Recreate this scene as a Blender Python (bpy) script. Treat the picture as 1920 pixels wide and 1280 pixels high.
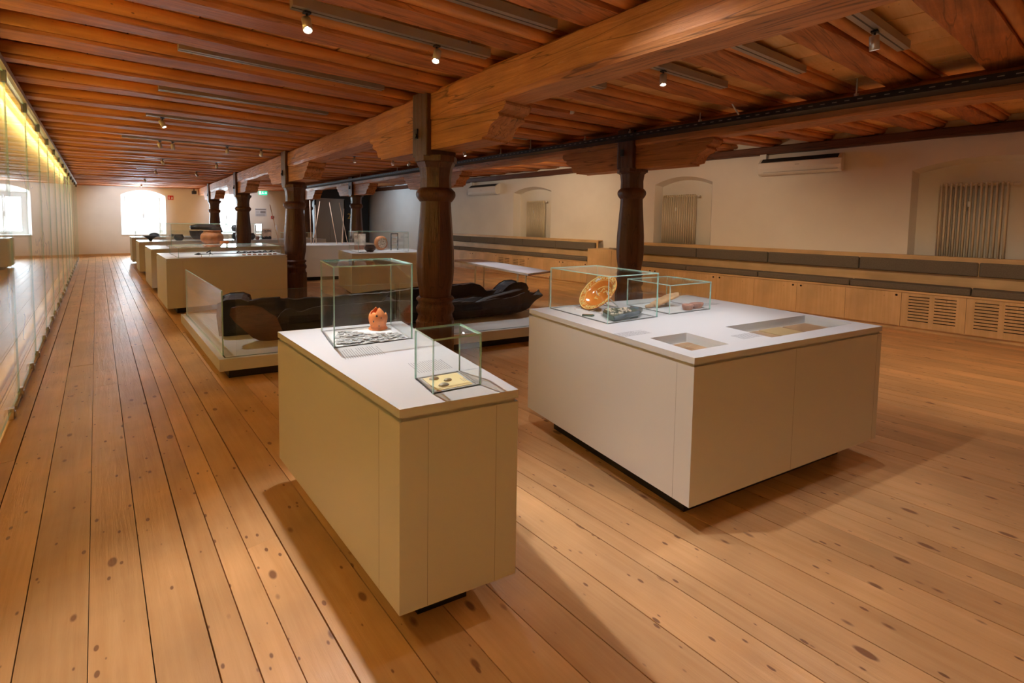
import bpy, bmesh, math, random
from mathutils import Vector, Matrix, Euler
R = math.radians
random.seed(7)
S = bpy.context.scene
for o in list(bpy.data.objects): bpy.data.objects.remove(o)
COL = S.collection

# ------------------------------------------------------------------ camera
F, CX, CY = 847.1438, 936.967, 466.456
YAW, PIT, ROL = 0.7281915, 0.0587243, -0.0139353
CAMZ = 1.55
def cam_axes():
    f = Vector((math.sin(YAW)*math.cos(PIT), math.cos(YAW)*math.cos(PIT), -math.sin(PIT)))
    r = Vector((math.cos(YAW), -math.sin(YAW), 0)); d = f.cross(r)
    c, s = math.cos(ROL), math.sin(ROL)
    return c*r+s*d, -s*r+c*d, f
RX, DY, FW = cam_axes()
cd = bpy.data.cameras.new('camera'); cam = bpy.data.objects.new('camera', cd); COL.objects.link(cam)
cam.matrix_world = Matrix(((RX.x, -DY.x, -FW.x, 0), (RX.y, -DY.y, -FW.y, 0), (RX.z, -DY.z, -FW.z, CAMZ), (0, 0, 0, 1)))
cd.sensor_width = 36; cd.lens = F*36/1920
cd.shift_x = (960-CX)/1920; cd.shift_y = (CY-640)/1920
cd.clip_start = 0.05; cd.clip_end = 200
S.camera = cam

# ------------------------------------------------------------------ world, exposure, daylight
w = bpy.data.worlds.new('sky'); S.world = w; w.use_nodes = True
w.node_tree.nodes['Background'].inputs[0].default_value = (0.85, 0.93, 1.0, 1)
w.node_tree.nodes['Background'].inputs[1].default_value = 2.0
S.view_settings.view_transform = 'Standard'; S.view_settings.look = 'None'
S.view_settings.gamma = 1; S.view_settings.use_curve_mapping = False
S.view_settings.exposure = 1.08
S.cycles.transparent_max_bounces = 40; S.cycles.max_bounces = 8; S.cycles.diffuse_bounces = 5
S.cycles.caustics_reflective = False; S.cycles.caustics_refractive = False; S.cycles.glossy_bounces = 5; S.cycles.sample_clamp_indirect = 6
def area(name, loc, direction, sx, sy, power, color, spread=0):
    l = bpy.data.lights.new(name, 'AREA'); l.shape = 'RECTANGLE'; l.size = sx; l.size_y = sy
    l.energy = power; l.color = color
    o = bpy.data.objects.new(name, l); COL.objects.link(o); zz = -Vector(direction).normalized(); yy = Vector((0, 1, 0)) if abs(zz.y) < .9 else Vector((0, 0, 1)); xx = yy.cross(zz).normalized(); yy = zz.cross(xx)
    o.matrix_world = Matrix.Translation(loc) @ Matrix((xx, yy, zz)).transposed().to_4x4()
    if spread: l.spread = R(spread)
    return o
DAY = (0.72, 0.87, 1.0)
area('daylight_window', (1.47, 24.62, 1.62), (0, -1, 0), 1.1, 1.56, 140, DAY)
area('daylight_window', (4.55, 24.62, 1.62), (0, -1, 0), 1.1, 1.56, 140, DAY)
# concealed lamps behind the left glass wall (top and bottom strips)
LED = (1.0, 0.78, 0.36)
area('cove_light', (-0.585, 8.0, 2.685), (-1, 0, -.9), 0.04, 20.0, 70, LED)
area('cove_light', (-0.60, 8.0, 0.03), (-0.2, 0, 1), 0.05, 20.0, 9, (1.0, 0.60, 0.20), 120)
# unseen fill spots without bodies, added behind the camera for warm floor bounce
for (x, y, p) in ((1.6, -1.5, 2), (4.2, -1.2, 3), (7.4, -1.6, 24)):
    l = bpy.data.lights.new('added_fill_spot', 'SPOT'); l.spot_size = R(100); l.spot_blend = 1; l.shadow_soft_size = .05; l.energy = p; l.color = (1, .58, .26)
    o = bpy.data.objects.new('added_fill_spot', l); COL.objects.link(o); o.location = (x, y, 2.72)

# ------------------------------------------------------------------ helpers
def ray(px):
    a, b = (px[0]-CX)/F, (px[1]-CY)/F
    return RX*a+DY*b+FW
def onz(px, z):
    d = ray(px); t = (z-CAMZ)/d.z
    return Vector((d.x*t, d.y*t, z))
class MB:
    def __init__(s): s.v = []; s.f = []; s.m = []; s.sm = []
    def add(s, vs, fs, mi=0, smooth=False, M=None):
        n = len(s.v)
        s.v += [(M @ Vector(q)) if M is not None else Vector(q) for q in vs]
        for f in fs: s.f.append([i+n for i in f]); s.m.append(mi); s.sm.append(smooth)
        return s
    def box(s, x0, x1, y0, y1, z0, z1, mi=0, M=None):
        v = [(x, y, z) for z in (z0, z1) for y in (y0, y1) for x in (x0, x1)]
        return s.add(v, [(0, 2, 3, 1), (4, 5, 7, 6), (0, 1, 5, 4), (2, 6, 7, 3), (0, 4, 6, 2), (1, 3, 7, 5)], mi, False, M)
    def prism(s, poly, z0, z1, mi=0, M=None, cap=True):
        n = len(poly); a = sum(poly[i][0]*poly[(i+1) % n][1]-poly[(i+1) % n][0]*poly[i][1] for i in range(n))
        if a < 0: poly = poly[::-1]
        v = [(x, y, z0) for x, y in poly]+[(x, y, z1) for x, y in poly]
        f = [(i, (i+1) % n, (i+1) % n+n, i+n) for i in range(n)]
        if cap: f += [tuple(range(n-1, -1, -1)), tuple(range(n, 2*n))]
        return s.add(v, f, mi, False, M)
    def lathe(s, prof, c=(0, 0, 0), n=24, mi=0, smooth=True, rot=0, M=None, caps=True):
        v = []; f = []
        for r, z in prof:
            for k in range(n):
                a = rot+2*math.pi*k/n; v.append((c[0]+r*math.cos(a), c[1]+r*math.sin(a), c[2]+z))
        for j in range(len(prof)-1):
            for k in range(n):
                f.append((j*n+k, j*n+(k+1) % n, (j+1)*n+(k+1) % n, (j+1)*n+k))
        s.add(v, f, mi, smooth, M)
        if caps:
            m = len(prof)-1
            s.add(v[:n], [tuple(range(n-1, -1, -1))], mi, False, M); s.add(v[m*n:], [tuple(range(n))], mi, False, M)
        return s
    def tube(s, pts, r, n=8, mi=0, smooth=True):
        pts = [Vector(p) for p in pts]; rings = []
        for i, p in enumerate(pts):
            d = (pts[min(i+1, len(pts)-1)]-pts[max(i-1, 0)]).normalized()
            u = d.orthogonal().normalized() if i == 0 else (u-d*u.dot(d)).normalized()
            q = d.cross(u); rr = r[i] if isinstance(r, (list, tuple)) else r
            rings.append([p+(u*math.cos(2*math.pi*k/n)+q*math.sin(2*math.pi*k/n))*rr for k in range(n)])
        v = [q for g in rings for q in g]; f = []
        for j in range(len(pts)-1):
            for k in range(n): f.append((j*n+k, j*n+(k+1) % n, (j+1)*n+(k+1) % n, (j+1)*n+k))
        f += [tuple(range(n-1, -1, -1)), tuple(range((len(pts)-1)*n, len(pts)*n))]
        return s.add(v, f, mi, smooth)
    def build(s, name, mat, parent=None, bevel=0, seg=2):
        off = parent_loc(parent)
        me = bpy.data.meshes.new(name); me.from_pydata([v-off for v in s.v], [], s.f)
        for mm in (mat if isinstance(mat, (list, tuple)) else [mat]): me.materials.append(mm)
        me.polygons.foreach_set('material_index', s.m); me.polygons.foreach_set('use_smooth', s.sm); me.update()
        o = bpy.data.objects.new(name, me); COL.objects.link(o)
        if parent: o.parent = parent
        if bevel:
            b = o.modifiers.new('bevel', 'BEVEL'); b.width = bevel; b.segments = seg; b.limit_method = 'ANGLE'
        return o
def parent_loc(p):
    l = Vector((0, 0, 0))
    while p: l += p.location; p = p.parent
    return l
def tag(o, label=None, cat=None, group=None, kind=None):
    if label: o['label'] = label
    if cat: o['category'] = cat
    if group: o['group'] = group
    if kind: o['kind'] = kind
    return o
def thing(name, label, cat, loc, group=None):
    o = bpy.data.objects.new(name, None); o.empty_display_size = .1; COL.objects.link(o); o.location = loc
    return tag(o, label, cat, group)
def struct(name, mb, mat): return tag(mb.build(name, mat), kind='structure')
def copy_tree(o, parent=None):
    c = o.copy(); COL.objects.link(c)
    if parent: c.parent = parent
    for ch in list(o.children): copy_tree(ch, c)
    return c
def aim(loc, target):
    q = (Vector(target)-Vector(loc)).to_track_quat('-Z', 'Y'); return Matrix.Translation(loc) @ q.to_matrix().to_4x4()
def lerp(a, b, t): return a+(b-a)*max(0, min(1, t))
def interp(tab, x):
    if x <= tab[0][0]: return tab[0][1]
    for (a, b), (c, d) in zip(tab, tab[1:]):
        if x <= c: return b+(d-b)*(x-a)/(c-a)
    return tab[-1][1]

# ------------------------------------------------------------------ materials
def mat(name, col, rough=.5, metal=0, bump=None, var=None, coat=0, spec=.5, emis=None):
    m = bpy.data.materials.new(name); m.use_nodes = True; nt = m.node_tree; b = nt.nodes['Principled BSDF']
    b.inputs['Base Color'].default_value = (*col, 1); b.inputs['Roughness'].default_value = rough
    b.inputs['Metallic'].default_value = metal; b.inputs['Coat Weight'].default_value = coat
    b.inputs['Specular IOR Level'].default_value = spec
    tc = nt.nodes.new('ShaderNodeTexCoord')
    if var:
        n = nt.nodes.new('ShaderNodeTexNoise'); n.inputs['Scale'].default_value = var[0]; n.inputs['Detail'].default_value = 6
        r = nt.nodes.new('ShaderNodeValToRGB'); k = var[1]
        r.color_ramp.elements[0].position = .35; r.color_ramp.elements[1].position = .65
        r.color_ramp.elements[0].color = (*[c*(1-k) for c in col], 1); r.color_ramp.elements[1].color = (*[min(1, c*(1+k)) for c in col], 1)
        nt.links.new(tc.outputs['Object'], n.inputs['Vector']); nt.links.new(n.outputs[0], r.inputs[0]); nt.links.new(r.outputs[0], b.inputs['Base Color'])
    if bump:
        n = nt.nodes.new('ShaderNodeTexNoise'); n.inputs['Scale'].default_value = bump[0]; n.inputs['Detail'].default_value = 5
        bp = nt.nodes.new('ShaderNodeBump'); bp.inputs['Strength'].default_value = bump[1]; bp.inputs['Distance'].default_value = bump[2] if len(bump) > 2 else .02
        nt.links.new(tc.outputs['Object'], n.inputs['Vector']); nt.links.new(n.outputs[0], bp.inputs['Height']); nt.links.new(bp.outputs[0], b.inputs['Normal'])
    if emis:
        b.inputs['Emission Color'].default_value = (*emis[0], 1); b.inputs['Emission Strength'].default_value = emis[1]
    return m
def wood(name, c1, c2, axis='Y', rough=.4, island=0.0, knots=0.0, bump=.15, grain=1.0, coat=0.0, knotcol=(.10, .03, .012), wear=None, cracks=0):
    """grain stretched along axis; island: per-board brightness spread; wear: colour of pale scuffs"""
    m = bpy.data.materials.new(name); m.use_nodes = True; nt = m.node_tree; N = nt.nodes.new; L = nt.links.new; b = nt.nodes['Principled BSDF']
    tc = N('ShaderNodeTexCoord'); geo = N('ShaderNodeNewGeometry')
    off = N('ShaderNodeVectorMath'); off.operation = 'MULTIPLY_ADD'
    cb = N('ShaderNodeCombineXYZ')
    for i in range(3): L(geo.outputs['Random Per Island'], cb.inputs[i])
    off.inputs[1].default_value = (17.3, 31.7, 23.1); L(cb.outputs[0], off.inputs[0]); L(tc.outputs['Object'], off.inputs[2])
    def mapped(sc):
        mp = N('ShaderNodeMapping'); mp.inputs['Scale'].default_value = sc; L(off.outputs[0], mp.inputs[0]); return mp
    st = {'X': (1.3, 26, 26), 'Y': (26, 1.3, 26), 'Z': (26, 26, 1.3)}[axis]
    mp = mapped(tuple(q*grain for q in st)); n1 = N('ShaderNodeTexNoise'); n1.inputs['Scale'].default_value = 1; n1.inputs['Detail'].default_value = 8; n1.inputs['Roughness'].default_value = .65; n1.inputs['Distortion'].default_value = .4
    L(mp.outputs[0], n1.inputs['Vector'])
    r = N('ShaderNodeValToRGB'); r.color_ramp.elements[0].position = .3; r.color_ramp.elements[1].position = .7
    r.color_ramp.elements[0].color = (*c2, 1); r.color_ramp.elements[1].color = (*c1, 1); L(n1.outputs[0], r.inputs[0]); col = r.outputs[0]
    n2 = N('ShaderNodeTexNoise'); n2.inputs['Scale'].default_value = 1.7; n2.inputs['Detail'].default_value = 3; L(off.outputs[0], n2.inputs['Vector'])
    hv = N('ShaderNodeHueSaturation'); mr = N('ShaderNodeMapRange'); mr.inputs[1].default_value = .3; mr.inputs[2].default_value = .7; mr.inputs[3].default_value = .82; mr.inputs[4].default_value = 1.18
    L(n2.outputs[0], mr.inputs[0]); L(mr.outputs[0], hv.inputs['Value']); L(col, hv.inputs['Color']); col = hv.outputs[0]
    if island:
        h2 = N('ShaderNodeHueSaturation'); m2 = N('ShaderNodeMapRange'); m2.inputs[3].default_value = 1-island; m2.inputs[4].default_value = 1+island
        L(geo.outputs['Random Per Island'], m2.inputs[0]); L(m2.outputs[0], h2.inputs['Value']); L(col, h2.inputs['Color']); col = h2.outputs[0]
    if wear:
        nw = N('ShaderNodeTexNoise'); nw.inputs['Scale'].default_value = 1; nw.inputs['Detail'].default_value = 9; nw.inputs['Roughness'].default_value = .75
        mw = mapped(tuple({'X': (2.2, 30, 30), 'Y': (30, 2.2, 30), 'Z': (30, 30, 2.2)}[axis])); L(mw.outputs[0], nw.inputs['Vector'])
        mrw = N('ShaderNodeMapRange'); mrw.inputs[1].default_value = .60; mrw.inputs[2].default_value = .70; L(nw.outputs[0], mrw.inputs[0])
        mxw = N('ShaderNodeMix'); mxw.data_type = 'RGBA'; L(mrw.outputs[0], mxw.inputs['Factor']); L(col, mxw.inputs['A']); mxw.inputs['B'].default_value = (*wear, 1); col = mxw.outputs['Result']
    if cracks:
        ck = N('ShaderNodeTexNoise'); ck.inputs['Scale'].default_value = 1; ck.inputs['Detail'].default_value = 2; ck.inputs['Distortion'].default_value = .3
        mc = mapped({'X': (.45, 9, 9), 'Y': (9, .45, 9), 'Z': (9, 9, .45)}[axis]); L(mc.outputs[0], ck.inputs['Vector'])
        c1_ = N('ShaderNodeMath'); c1_.operation = 'SUBTRACT'; L(ck.outputs[0], c1_.inputs[0]); c1_.inputs[1].default_value = .5
        c2_ = N('ShaderNodeMath'); c2_.operation = 'ABSOLUTE'; L(c1_.outputs[0], c2_.inputs[0])
        c3_ = N('ShaderNodeMapRange'); c3_.inputs[1].default_value = .0; c3_.inputs[2].default_value = .013; c3_.inputs[3].default_value = .8*cracks; c3_.inputs[4].default_value = 0; L(c2_.outputs[0], c3_.inputs[0])
        cx_ = N('ShaderNodeMix'); cx_.data_type = 'RGBA'; L(c3_.outputs[0], cx_.inputs['Factor']); L(col, cx_.inputs['A']); cx_.inputs['B'].default_value = (*[q*.25 for q in c2], 1); col = cx_.outputs['Result']
    if knots:
        for kscale in (3.0, 7.0):
            sc = {'X': (1.5, 3.2, 3.2), 'Y': (3.2, 1.5, 3.2), 'Z': (3.2, 3.2, 1.5)}[axis]
            mk = mapped(tuple(q*kscale for q in sc)); vo = N('ShaderNodeTexVoronoi'); vo.inputs['Scale'].default_value = 1; L(mk.outputs[0], vo.inputs['Vector'])
            sep = N('ShaderNodeSeparateColor'); L(vo.outputs['Color'], sep.inputs[0])
            sz = N('ShaderNodeMapRange'); sz.inputs[3].default_value = -.05; sz.inputs[4].default_value = .115*knots; L(sep.outputs[0], sz.inputs[0])
            sub = N('ShaderNodeMath'); sub.operation = 'SUBTRACT'; L(sz.outputs[0], sub.inputs[0]); L(vo.outputs['Distance'], sub.inputs[1])
            mk2 = N('ShaderNodeMapRange'); mk2.inputs[1].default_value = -.03; mk2.inputs[2].default_value = .03; mk2.inputs[4].default_value = .85; L(sub.outputs[0], mk2.inputs[0])
            mx = N('ShaderNodeMix'); mx.data_type = 'RGBA'; L(mk2.outputs[0], mx.inputs['Factor']); L(col, mx.inputs['A']); mx.inputs['B'].default_value = (*knotcol, 1); col = mx.outputs['Result']
    L(col, b.inputs['Base Color']); b.inputs['Roughness'].default_value = rough; b.inputs['Coat Weight'].default_value = coat; b.inputs['Coat Roughness'].default_value = .25
    bp = N('ShaderNodeBump'); bp.inputs['Strength'].default_value = bump; bp.inputs['Distance'].default_value = .02
    ad = N('ShaderNodeMath'); ad.operation = 'ADD'; nb = N('ShaderNodeTexNoise'); nb.inputs['Scale'].default_value = 5; nb.inputs['Detail'].default_value = 4
    L(off.outputs[0], nb.inputs['Vector']); L(n1.outputs[0], ad.inputs[0]); L(nb.outputs[0], ad.inputs[1]); L(ad.outputs[0], bp.inputs['Height']); L(bp.outputs[0], b.inputs['Normal'])
    if coat: L(bp.outputs[0], b.inputs['Coat Normal'])
    return m
def glass(name, tint=(.982, .994, .989), ior=1.45, refl=.62):
    m = bpy.data.materials.new(name); m.use_nodes = True; nt = m.node_tree; nt.nodes.clear(); N = nt.nodes.new; L = nt.links.new
    o = N('ShaderNodeOutputMaterial'); mx = N('ShaderNodeMixShader'); t = N('ShaderNodeBsdfTransparent'); g = N('ShaderNodeBsdfGlossy'); fr = N('ShaderNodeFresnel')
    t.inputs[0].default_value = (*tint, 1); g.inputs['Roughness'].default_value = 0.0; g.inputs[0].default_value = (1, 1, 1, 1); fr.inputs['IOR'].default_value = ior
    ml = N('ShaderNodeMath'); ml.operation = 'MULTIPLY'; ml.inputs[1].default_value = refl
    # same reflectance from both sides of the pane
    geo = N('ShaderNodeNewGeometry'); lw = N('ShaderNodeMix'); lw.data_type = 'FLOAT'
    L(geo.outputs['Backfacing'], lw.inputs['Factor']); lw.inputs['A'].default_value = ior; lw.inputs['B'].default_value = 1/ior; 
    L(lw.outputs['Result'], fr.inputs['IOR'])
    L(fr.outputs[0], ml.inputs[0]); L(ml.outputs[0], mx.inputs[0]); L(t.outputs[0], mx.inputs[1]); L(g.outputs[0], mx.inputs[2]); L(mx.outputs[0], o.inputs[0])
    return m
M_floor = wood('floor_pine', (.70, .405, .185), (.60, .315, .125), 'Y', rough=.36, island=.12, knots=1.5, bump=.22, coat=.25, knotcol=(.19, .065, .028))
M_sub = mat('dark_gap', (.02, .012, .008), .9)
M_plank = wood('ceiling_pine', (.95, .59, .24), (.84, .46, .16), 'X', rough=.55, island=.14, knots=.8, bump=.1)
M_joist = wood('stained_joist', (.66, .24, .075), (.34, .115, .038), 'X', rough=.6, island=.15, bump=.5, coat=.0, wear=(.62, .29, .16), cracks=.7)
M_batten = wood('ceiling_batten', (.74, .32, .09), (.55, .20, .052), 'X', rough=.5, island=.2, knots=.8, bump=.15)
M_beam = wood('old_beam', (.66, .285, .10), (.38, .14, .046), 'Y', rough=.5, island=.05, bump=.55, coat=.06, grain=.8, wear=(.68, .38, .22), cracks=1, knots=.5)
M_plate = wood('dark_plate', (.13, .045, .02), (.07, .024, .011), 'Y', rough=.55, bump=.5, cracks=1)
M_col = wood('old_column', (.135, .047, .019), (.07, .024, .010), 'Z', rough=.45, island=.0, bump=.5, coat=.1, grain=.9, cracks=.8)
M_bench = wood('bench_pine', (.72, .49, .26), (.64, .41, .19), 'Z', rough=.5, island=.08, knots=.75, bump=.05, knotcol=(.2, .075, .03))
M_benchY = wood('bench_pine_long', (.72, .49, .26), (.64, .41, .19), 'Y', rough=.5, island=.08, knots=.6, bump=.05, knotcol=(.2, .075, .03))
M_wall = mat('lime_plaster', (.80, .77, .72), .9, bump=(6, .12, .03), var=(1.5, .03))
M_cream = mat('cream_panel', (.80, .68, .40), .75, var=(2.0, .06))
M_case = mat('white_lacquer', (.66, .635, .61), .38, bump=(120, .02, .002))
M_top = mat('white_solid_surface', (.66, .65, .65), .32)
M_gapd = mat('shadow_gap', (.10, .09, .08), .8)
M_frame = mat('groove_grey', (.42, .41, .39), .5)
M_joint = mat('door_joint', (.34, .31, .28), .8)
M_black = mat('black_plinth', (.012, .012, .013), .5)
M_glass = glass('clear_glass')
M_glassw = glass('wall_glass', (.955, .96, .93), 1.5, .55)
M_edge = mat('glass_edge', (.46, .70, .63), .12, spec=.8)
M_winf = mat('white_window_paint', (.85, .86, .86), .4)
M_cush = mat('taupe_fabric', (.165, .138, .105), .95, bump=(350, .35, .004), var=(90, .12))
M_rad = mat('cream_enamel', (.70, .62, .47), .35)
M_white = mat('white_plastic', (.80, .79, .76), .4)
M_dark = mat('dark_plastic', (.03, .03, .032), .5)
M_steel = mat('brushed_steel', (.62, .60, .57), .32, .9)
M_alu = mat('aluminium_channel', (.42, .37, .32), .45, .5)
M_tray = mat('dark_tray', (.018, .024, .034), .5, .3)
nt = M_tray.node_tree; N_ = nt.nodes.new; b_ = nt.nodes['Principled BSDF']; tc_ = N_('ShaderNodeTexCoord'); sp_ = N_('ShaderNodeSeparateXYZ'); nt.links.new(tc_.outputs['Object'], sp_.inputs[0])
def mth(op, a, b):
    q = N_('ShaderNodeMath'); q.operation = op
    for k, v in ((0, a), (1, b)):
        if isinstance(v, (int, float)): q.inputs[k].default_value = v
        else: nt.links.new(v, q.inputs[k])
    return q.outputs[0]
sl = mth('MULTIPLY', mth('LESS_THAN', mth('PINGPONG', sp_.outputs['Y'], .05), .02), mth('MULTIPLY', mth('GREATER_THAN', sp_.outputs['Z'], .028), mth('LESS_THAN', sp_.outputs['Z'], .036)))
mx_ = N_('ShaderNodeMix'); mx_.data_type = 'RGBA'; mx_.inputs['A'].default_value = (.018, .024, .034, 1); mx_.inputs['B'].default_value = (.30, .31, .31, 1); nt.links.new(sl, mx_.inputs['Factor']); nt.links.new(mx_.outputs['Result'], b_.inputs['Base Color'])
M_lampb = mat('lamp_body', (.60, .52, .42), .35, .6)
M_lens = mat('lamp_lens', (1, 1, 1), .2, emis=((1, .97, .95), 30))
M_ink = mat('printed_ink', (.26, .25, .26), .6)
M_terra = mat('terracotta', (.86, .27, .075), .75, bump=(60, .3, .004), var=(18, .18))
M_coin = mat('tarnished_silver', (.50, .48, .45), .45, .45, bump=(160, .5, .003), var=(40, .25))
M_coing = mat('yellowed_silver', (.62, .52, .28), .4, .7, bump=(160, .5, .003))
M_paper = mat('white_board', (.84, .82, .78), .6)
M_boat = wood('bog_oak', (.022, .016, .014), (.009, .007, .007), 'X', rough=.42, island=.1, bump=.6, wear=(.055, .045, .042))
M_boatr = wood('bog_oak_reddish', (.17, .062, .030), (.09, .034, .018), 'X', rough=.5, island=.1, bump=.6)
M_boatb = mat('bog_oak_bluish', (.018, .021, .028), .5, bump=(14, .5, .03), var=(6, .4))
M_pot1 = mat('orange_brown_pottery', (.46, .17, .06), .6, bump=(30, .3, .006), var=(7, .3))
M_pot2 = mat('dark_pottery', (.035, .03, .03), .45, bump=(30, .3, .006), var=(8, .3))
M_pot3 = mat('reddish_pottery', (.30, .13, .08), .6, var=(12, .3))
M_black2 = mat('lift_black', (.008, .008, .009), .45)
M_grey = mat('lift_door_steel', (.34, .31, .28), .35, .8)
M_red = mat('sign_red', (.55, .02, .02), .5)
M_green = mat('exit_green', (.02, .45, .22), .5, emis=((.05, .8, .45), .5))
M_lit = mat('exit_white', (.9, .95, .92), .5, emis=((.8, 1, .9), 1.0))
M_gold = mat('gold_paint', (.75, .55, .15), .45)
M_pole = mat('pale_wood_pole', (.78, .58, .45), .6)

# ------------------------------------------------------------------ setting
XW, YN, YF, XR = -0.67, -3.2, 24.0, 9.75
PL = .105                                # boards above the underside of the joists
def zc(x): return 2.775+.021*x if x < 5.7 else 2.8947+.045*(x-5.7)   # underside of the joists
# floor: boards along the hall, every board its own island, real open joints
mb = MB(); rnd = random.Random(3); x = XW-.1
while x < XR+.1:
    wd = rnd.choice((.11, .13, .15, .17, .19, .21)); wd *= rnd.uniform(.9, 1.1); y = YN-rnd.uniform(0, 6)
    while y < YF+.2:
        ln = rnd.uniform(9, 16); y1 = min(y+ln, YF+.3); g = rnd.choice((.0015, .0035, .006, .007)); dz = rnd.uniform(-.0012, 0)
        x0, x1 = x+g/2, x+wd-g/2; ya, yb = max(y, YN-.1)+.0008, y1-.0008
        if yb > ya+.05: mb.box(x0, x1, ya, yb, -.03, dz)
        y = y1
    x += wd
fl = struct('floor', mb, M_floor)
mb = MB(); mb.box(XW-.2, XR+.6, YN-.2, YF+.3, -.08, -.032); struct('trim_1', mb, M_sub)
# ceiling boards across the joists
mb = MB(); rnd = random.Random(5); x = XW-.1
while x < XR+.3:
    wd = rnd.uniform(.22, .42); g = rnd.uniform(.004, .014) if x < 2.4 else .002
    dz = rnd.uniform(0, .008)
    v = []
    for (xx, t) in ((x+g/2, 0), (x+wd-g/2, 0)):
        z = zc(xx)+PL+dz
        v += [(xx, YN-.2, z), (xx, YF+.1, z), (xx, YN-.2, z+.03), (xx, YF+.1, z+.03)]
    mb.add(v, [(0, 1, 5, 4), (2, 6, 7, 3), (0, 4, 6, 2), (1, 3, 7, 5), (0, 2, 3, 1), (4, 5, 7, 6)])
    x += wd
struct('ceiling', mb, M_plank)
mb = MB(); mb.box(XW-.3, XR+.7, YN-.2, YF+.3, 3.28, 3.33); struct('trim_2', mb, M_sub)

def arch_pts(x0, x1, z0, zs, zt, n=14):
    pts = [(x0, z0), (x1, z0), (x1, zs)]
    c = (x0+x1)/2; h = (x1-x0)/2
    for k in range(1, n):
        t = k/n; x = x1+(x0-x1)*t; u = (x-c)/h
        pts.append((x, zs+(zt-zs)*(1-u*u)))
    pts.append((x0, zs)); return pts
def holed_wall(outer, holes, to3, backs=None):
    """flat wall with openings; backs = list of (inner outline, depth, closed)"""
    bm = bmesh.new(); es = []
    def loop(pts):
        vs = [bm.verts.new(to3(a, b, 0)) for a, b in pts]
        for i in range(len(vs)): es.append(bm.edges.new((vs[i], vs[(i+1) % len(vs)])))
    loop(outer)
    for h in holes: loop(h)
    bmesh.ops.triangle_fill(bm, use_beauty=True, use_dissolve=False, edges=es)
    mb = MB(); bm.verts.index_update(); bm.verts.ensure_lookup_table()
    mb.add([v.co.copy() for v in bm.verts], [[v.index for v in f.verts] for f in bm.faces]); bm.free()
    if backs:
        for h, (inn, dep, closed) in zip(holes, backs):
            n = len(h); v = [to3(a, b, 0) for a, b in h]+[to3(a, b, dep) for a, b in inn]
            mb.add(v, [(i, (i+1) % n, (i+1) % n+n, i+n) for i in range(n)])
            if closed: mb.add(v[n:], [tuple(range(n))])
    return mb
# far wall with two deep window openings
WN = [(1.47, .75, 2.22), (4.55, 3.85, 5.25)]
holes = [arch_pts(a, b, .84, 2.46, 2.68) for c, a, b in WN]
inn = [arch_pts(c-.58, c+.58, .86, 2.40, 2.402) for c, a, b in WN]
struct('wall_far', holed_wall([(XW-.1, -.02), (XR+.5, -.02), (XR+.5, 3.3), (XW-.1, 3.3)], holes, lambda a, b, d: (a, YF+d, b), [(i, .42, False) for i in inn]), M_wall)
for k, (c, a, b) in enumerate(WN):
    r = tag(bpy.data.objects.new('window_%d' % (k+1), None), kind='structure'); COL.objects.link(r); r.location = (c, YF+.42, .86)
    y0 = YF+.42; m = MB(); x0, x1, z0, z1 = c-.58, c+.58, .86, 2.41
    m.box(x0, x0+.1, y0-.01, y0+.06, z0, z1); m.box(x1-.1, x1, y0-.01, y0+.06, z0, z1); m.box(x0+.1, x1-.1, y0-.008, y0+.06, z1-.1, z1); m.box(x0+.1, x1-.1, y0-.008, y0+.06, z0, z0+.06)
    m.build('window_frame', M_winf, r)
    for s in (-1, 1):
        m = MB(); xa, xb = (c-.48, c-.003) if s < 0 else (c+.003, c+.48)
        m.box(xa, xa+.05, y0, y0+.05, .921, 2.309); m.box(xb-.05, xb, y0, y0+.05, .921, 2.309); m.box(xa+.05, xb-.05, y0+.001, y0+.049, .921, .98); m.box(xa+.05, xb-.05, y0+.001, y0+.049, 2.24, 2.309)
        sh = m.build('sash', M_winf, r); m = MB(); m.box(xa+.05, xb-.05, y0+.02, y0+.026, .98, 2.24); m.build('pane', M_glass, sh)
    m = MB(); m.box(c-.012, c+.012, y0-.03, y0, 1.55, 1.68); m.box(c-.008, c+.008, y0-.045, y0-.03, 1.52, 1.63); m.build('window_handle', M_steel, r)
    m = MB(); m.box(c-.74, c+.72, YF-.03, YF+.42, .80, .842); m.build('window_sill', M_wall, r)
mb = MB(); mb.box(XW, 7, YF-.02, YF, 0, .075); struct('baseboard_far', mb, M_benchY)
# left wall behind the glass, back wall
mb = MB(); mb.box(XW-.1, XW, YN, YF, 0, 3.2); wl = struct('wall_left', mb, M_cream)
mb = MB(); mb.box(XW-.1, XR+.5, YN-.12, YN, -.02, 3.3); struct('wall_back', mb, M_wall)
# right wall with arched radiator niches
NI = [(-.62, 1.06), (4.2, 5.52), (8.75, 10.32)]
holes = [arch_pts(a, b, .9, 2.47, 2.62) for a, b in NI]
inn = [arch_pts(a+.12, b-.06, .9, 2.43, 2.56) for a, b in NI]
struct('wall_right', holed_wall([(YN, -.02), (YF, -.02), (YF, 3.3), (YN, 3.3)], holes, lambda a, b, d: (XR+d, a, b), [(i, .26, True) for i in inn]), M_wall)

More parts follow.
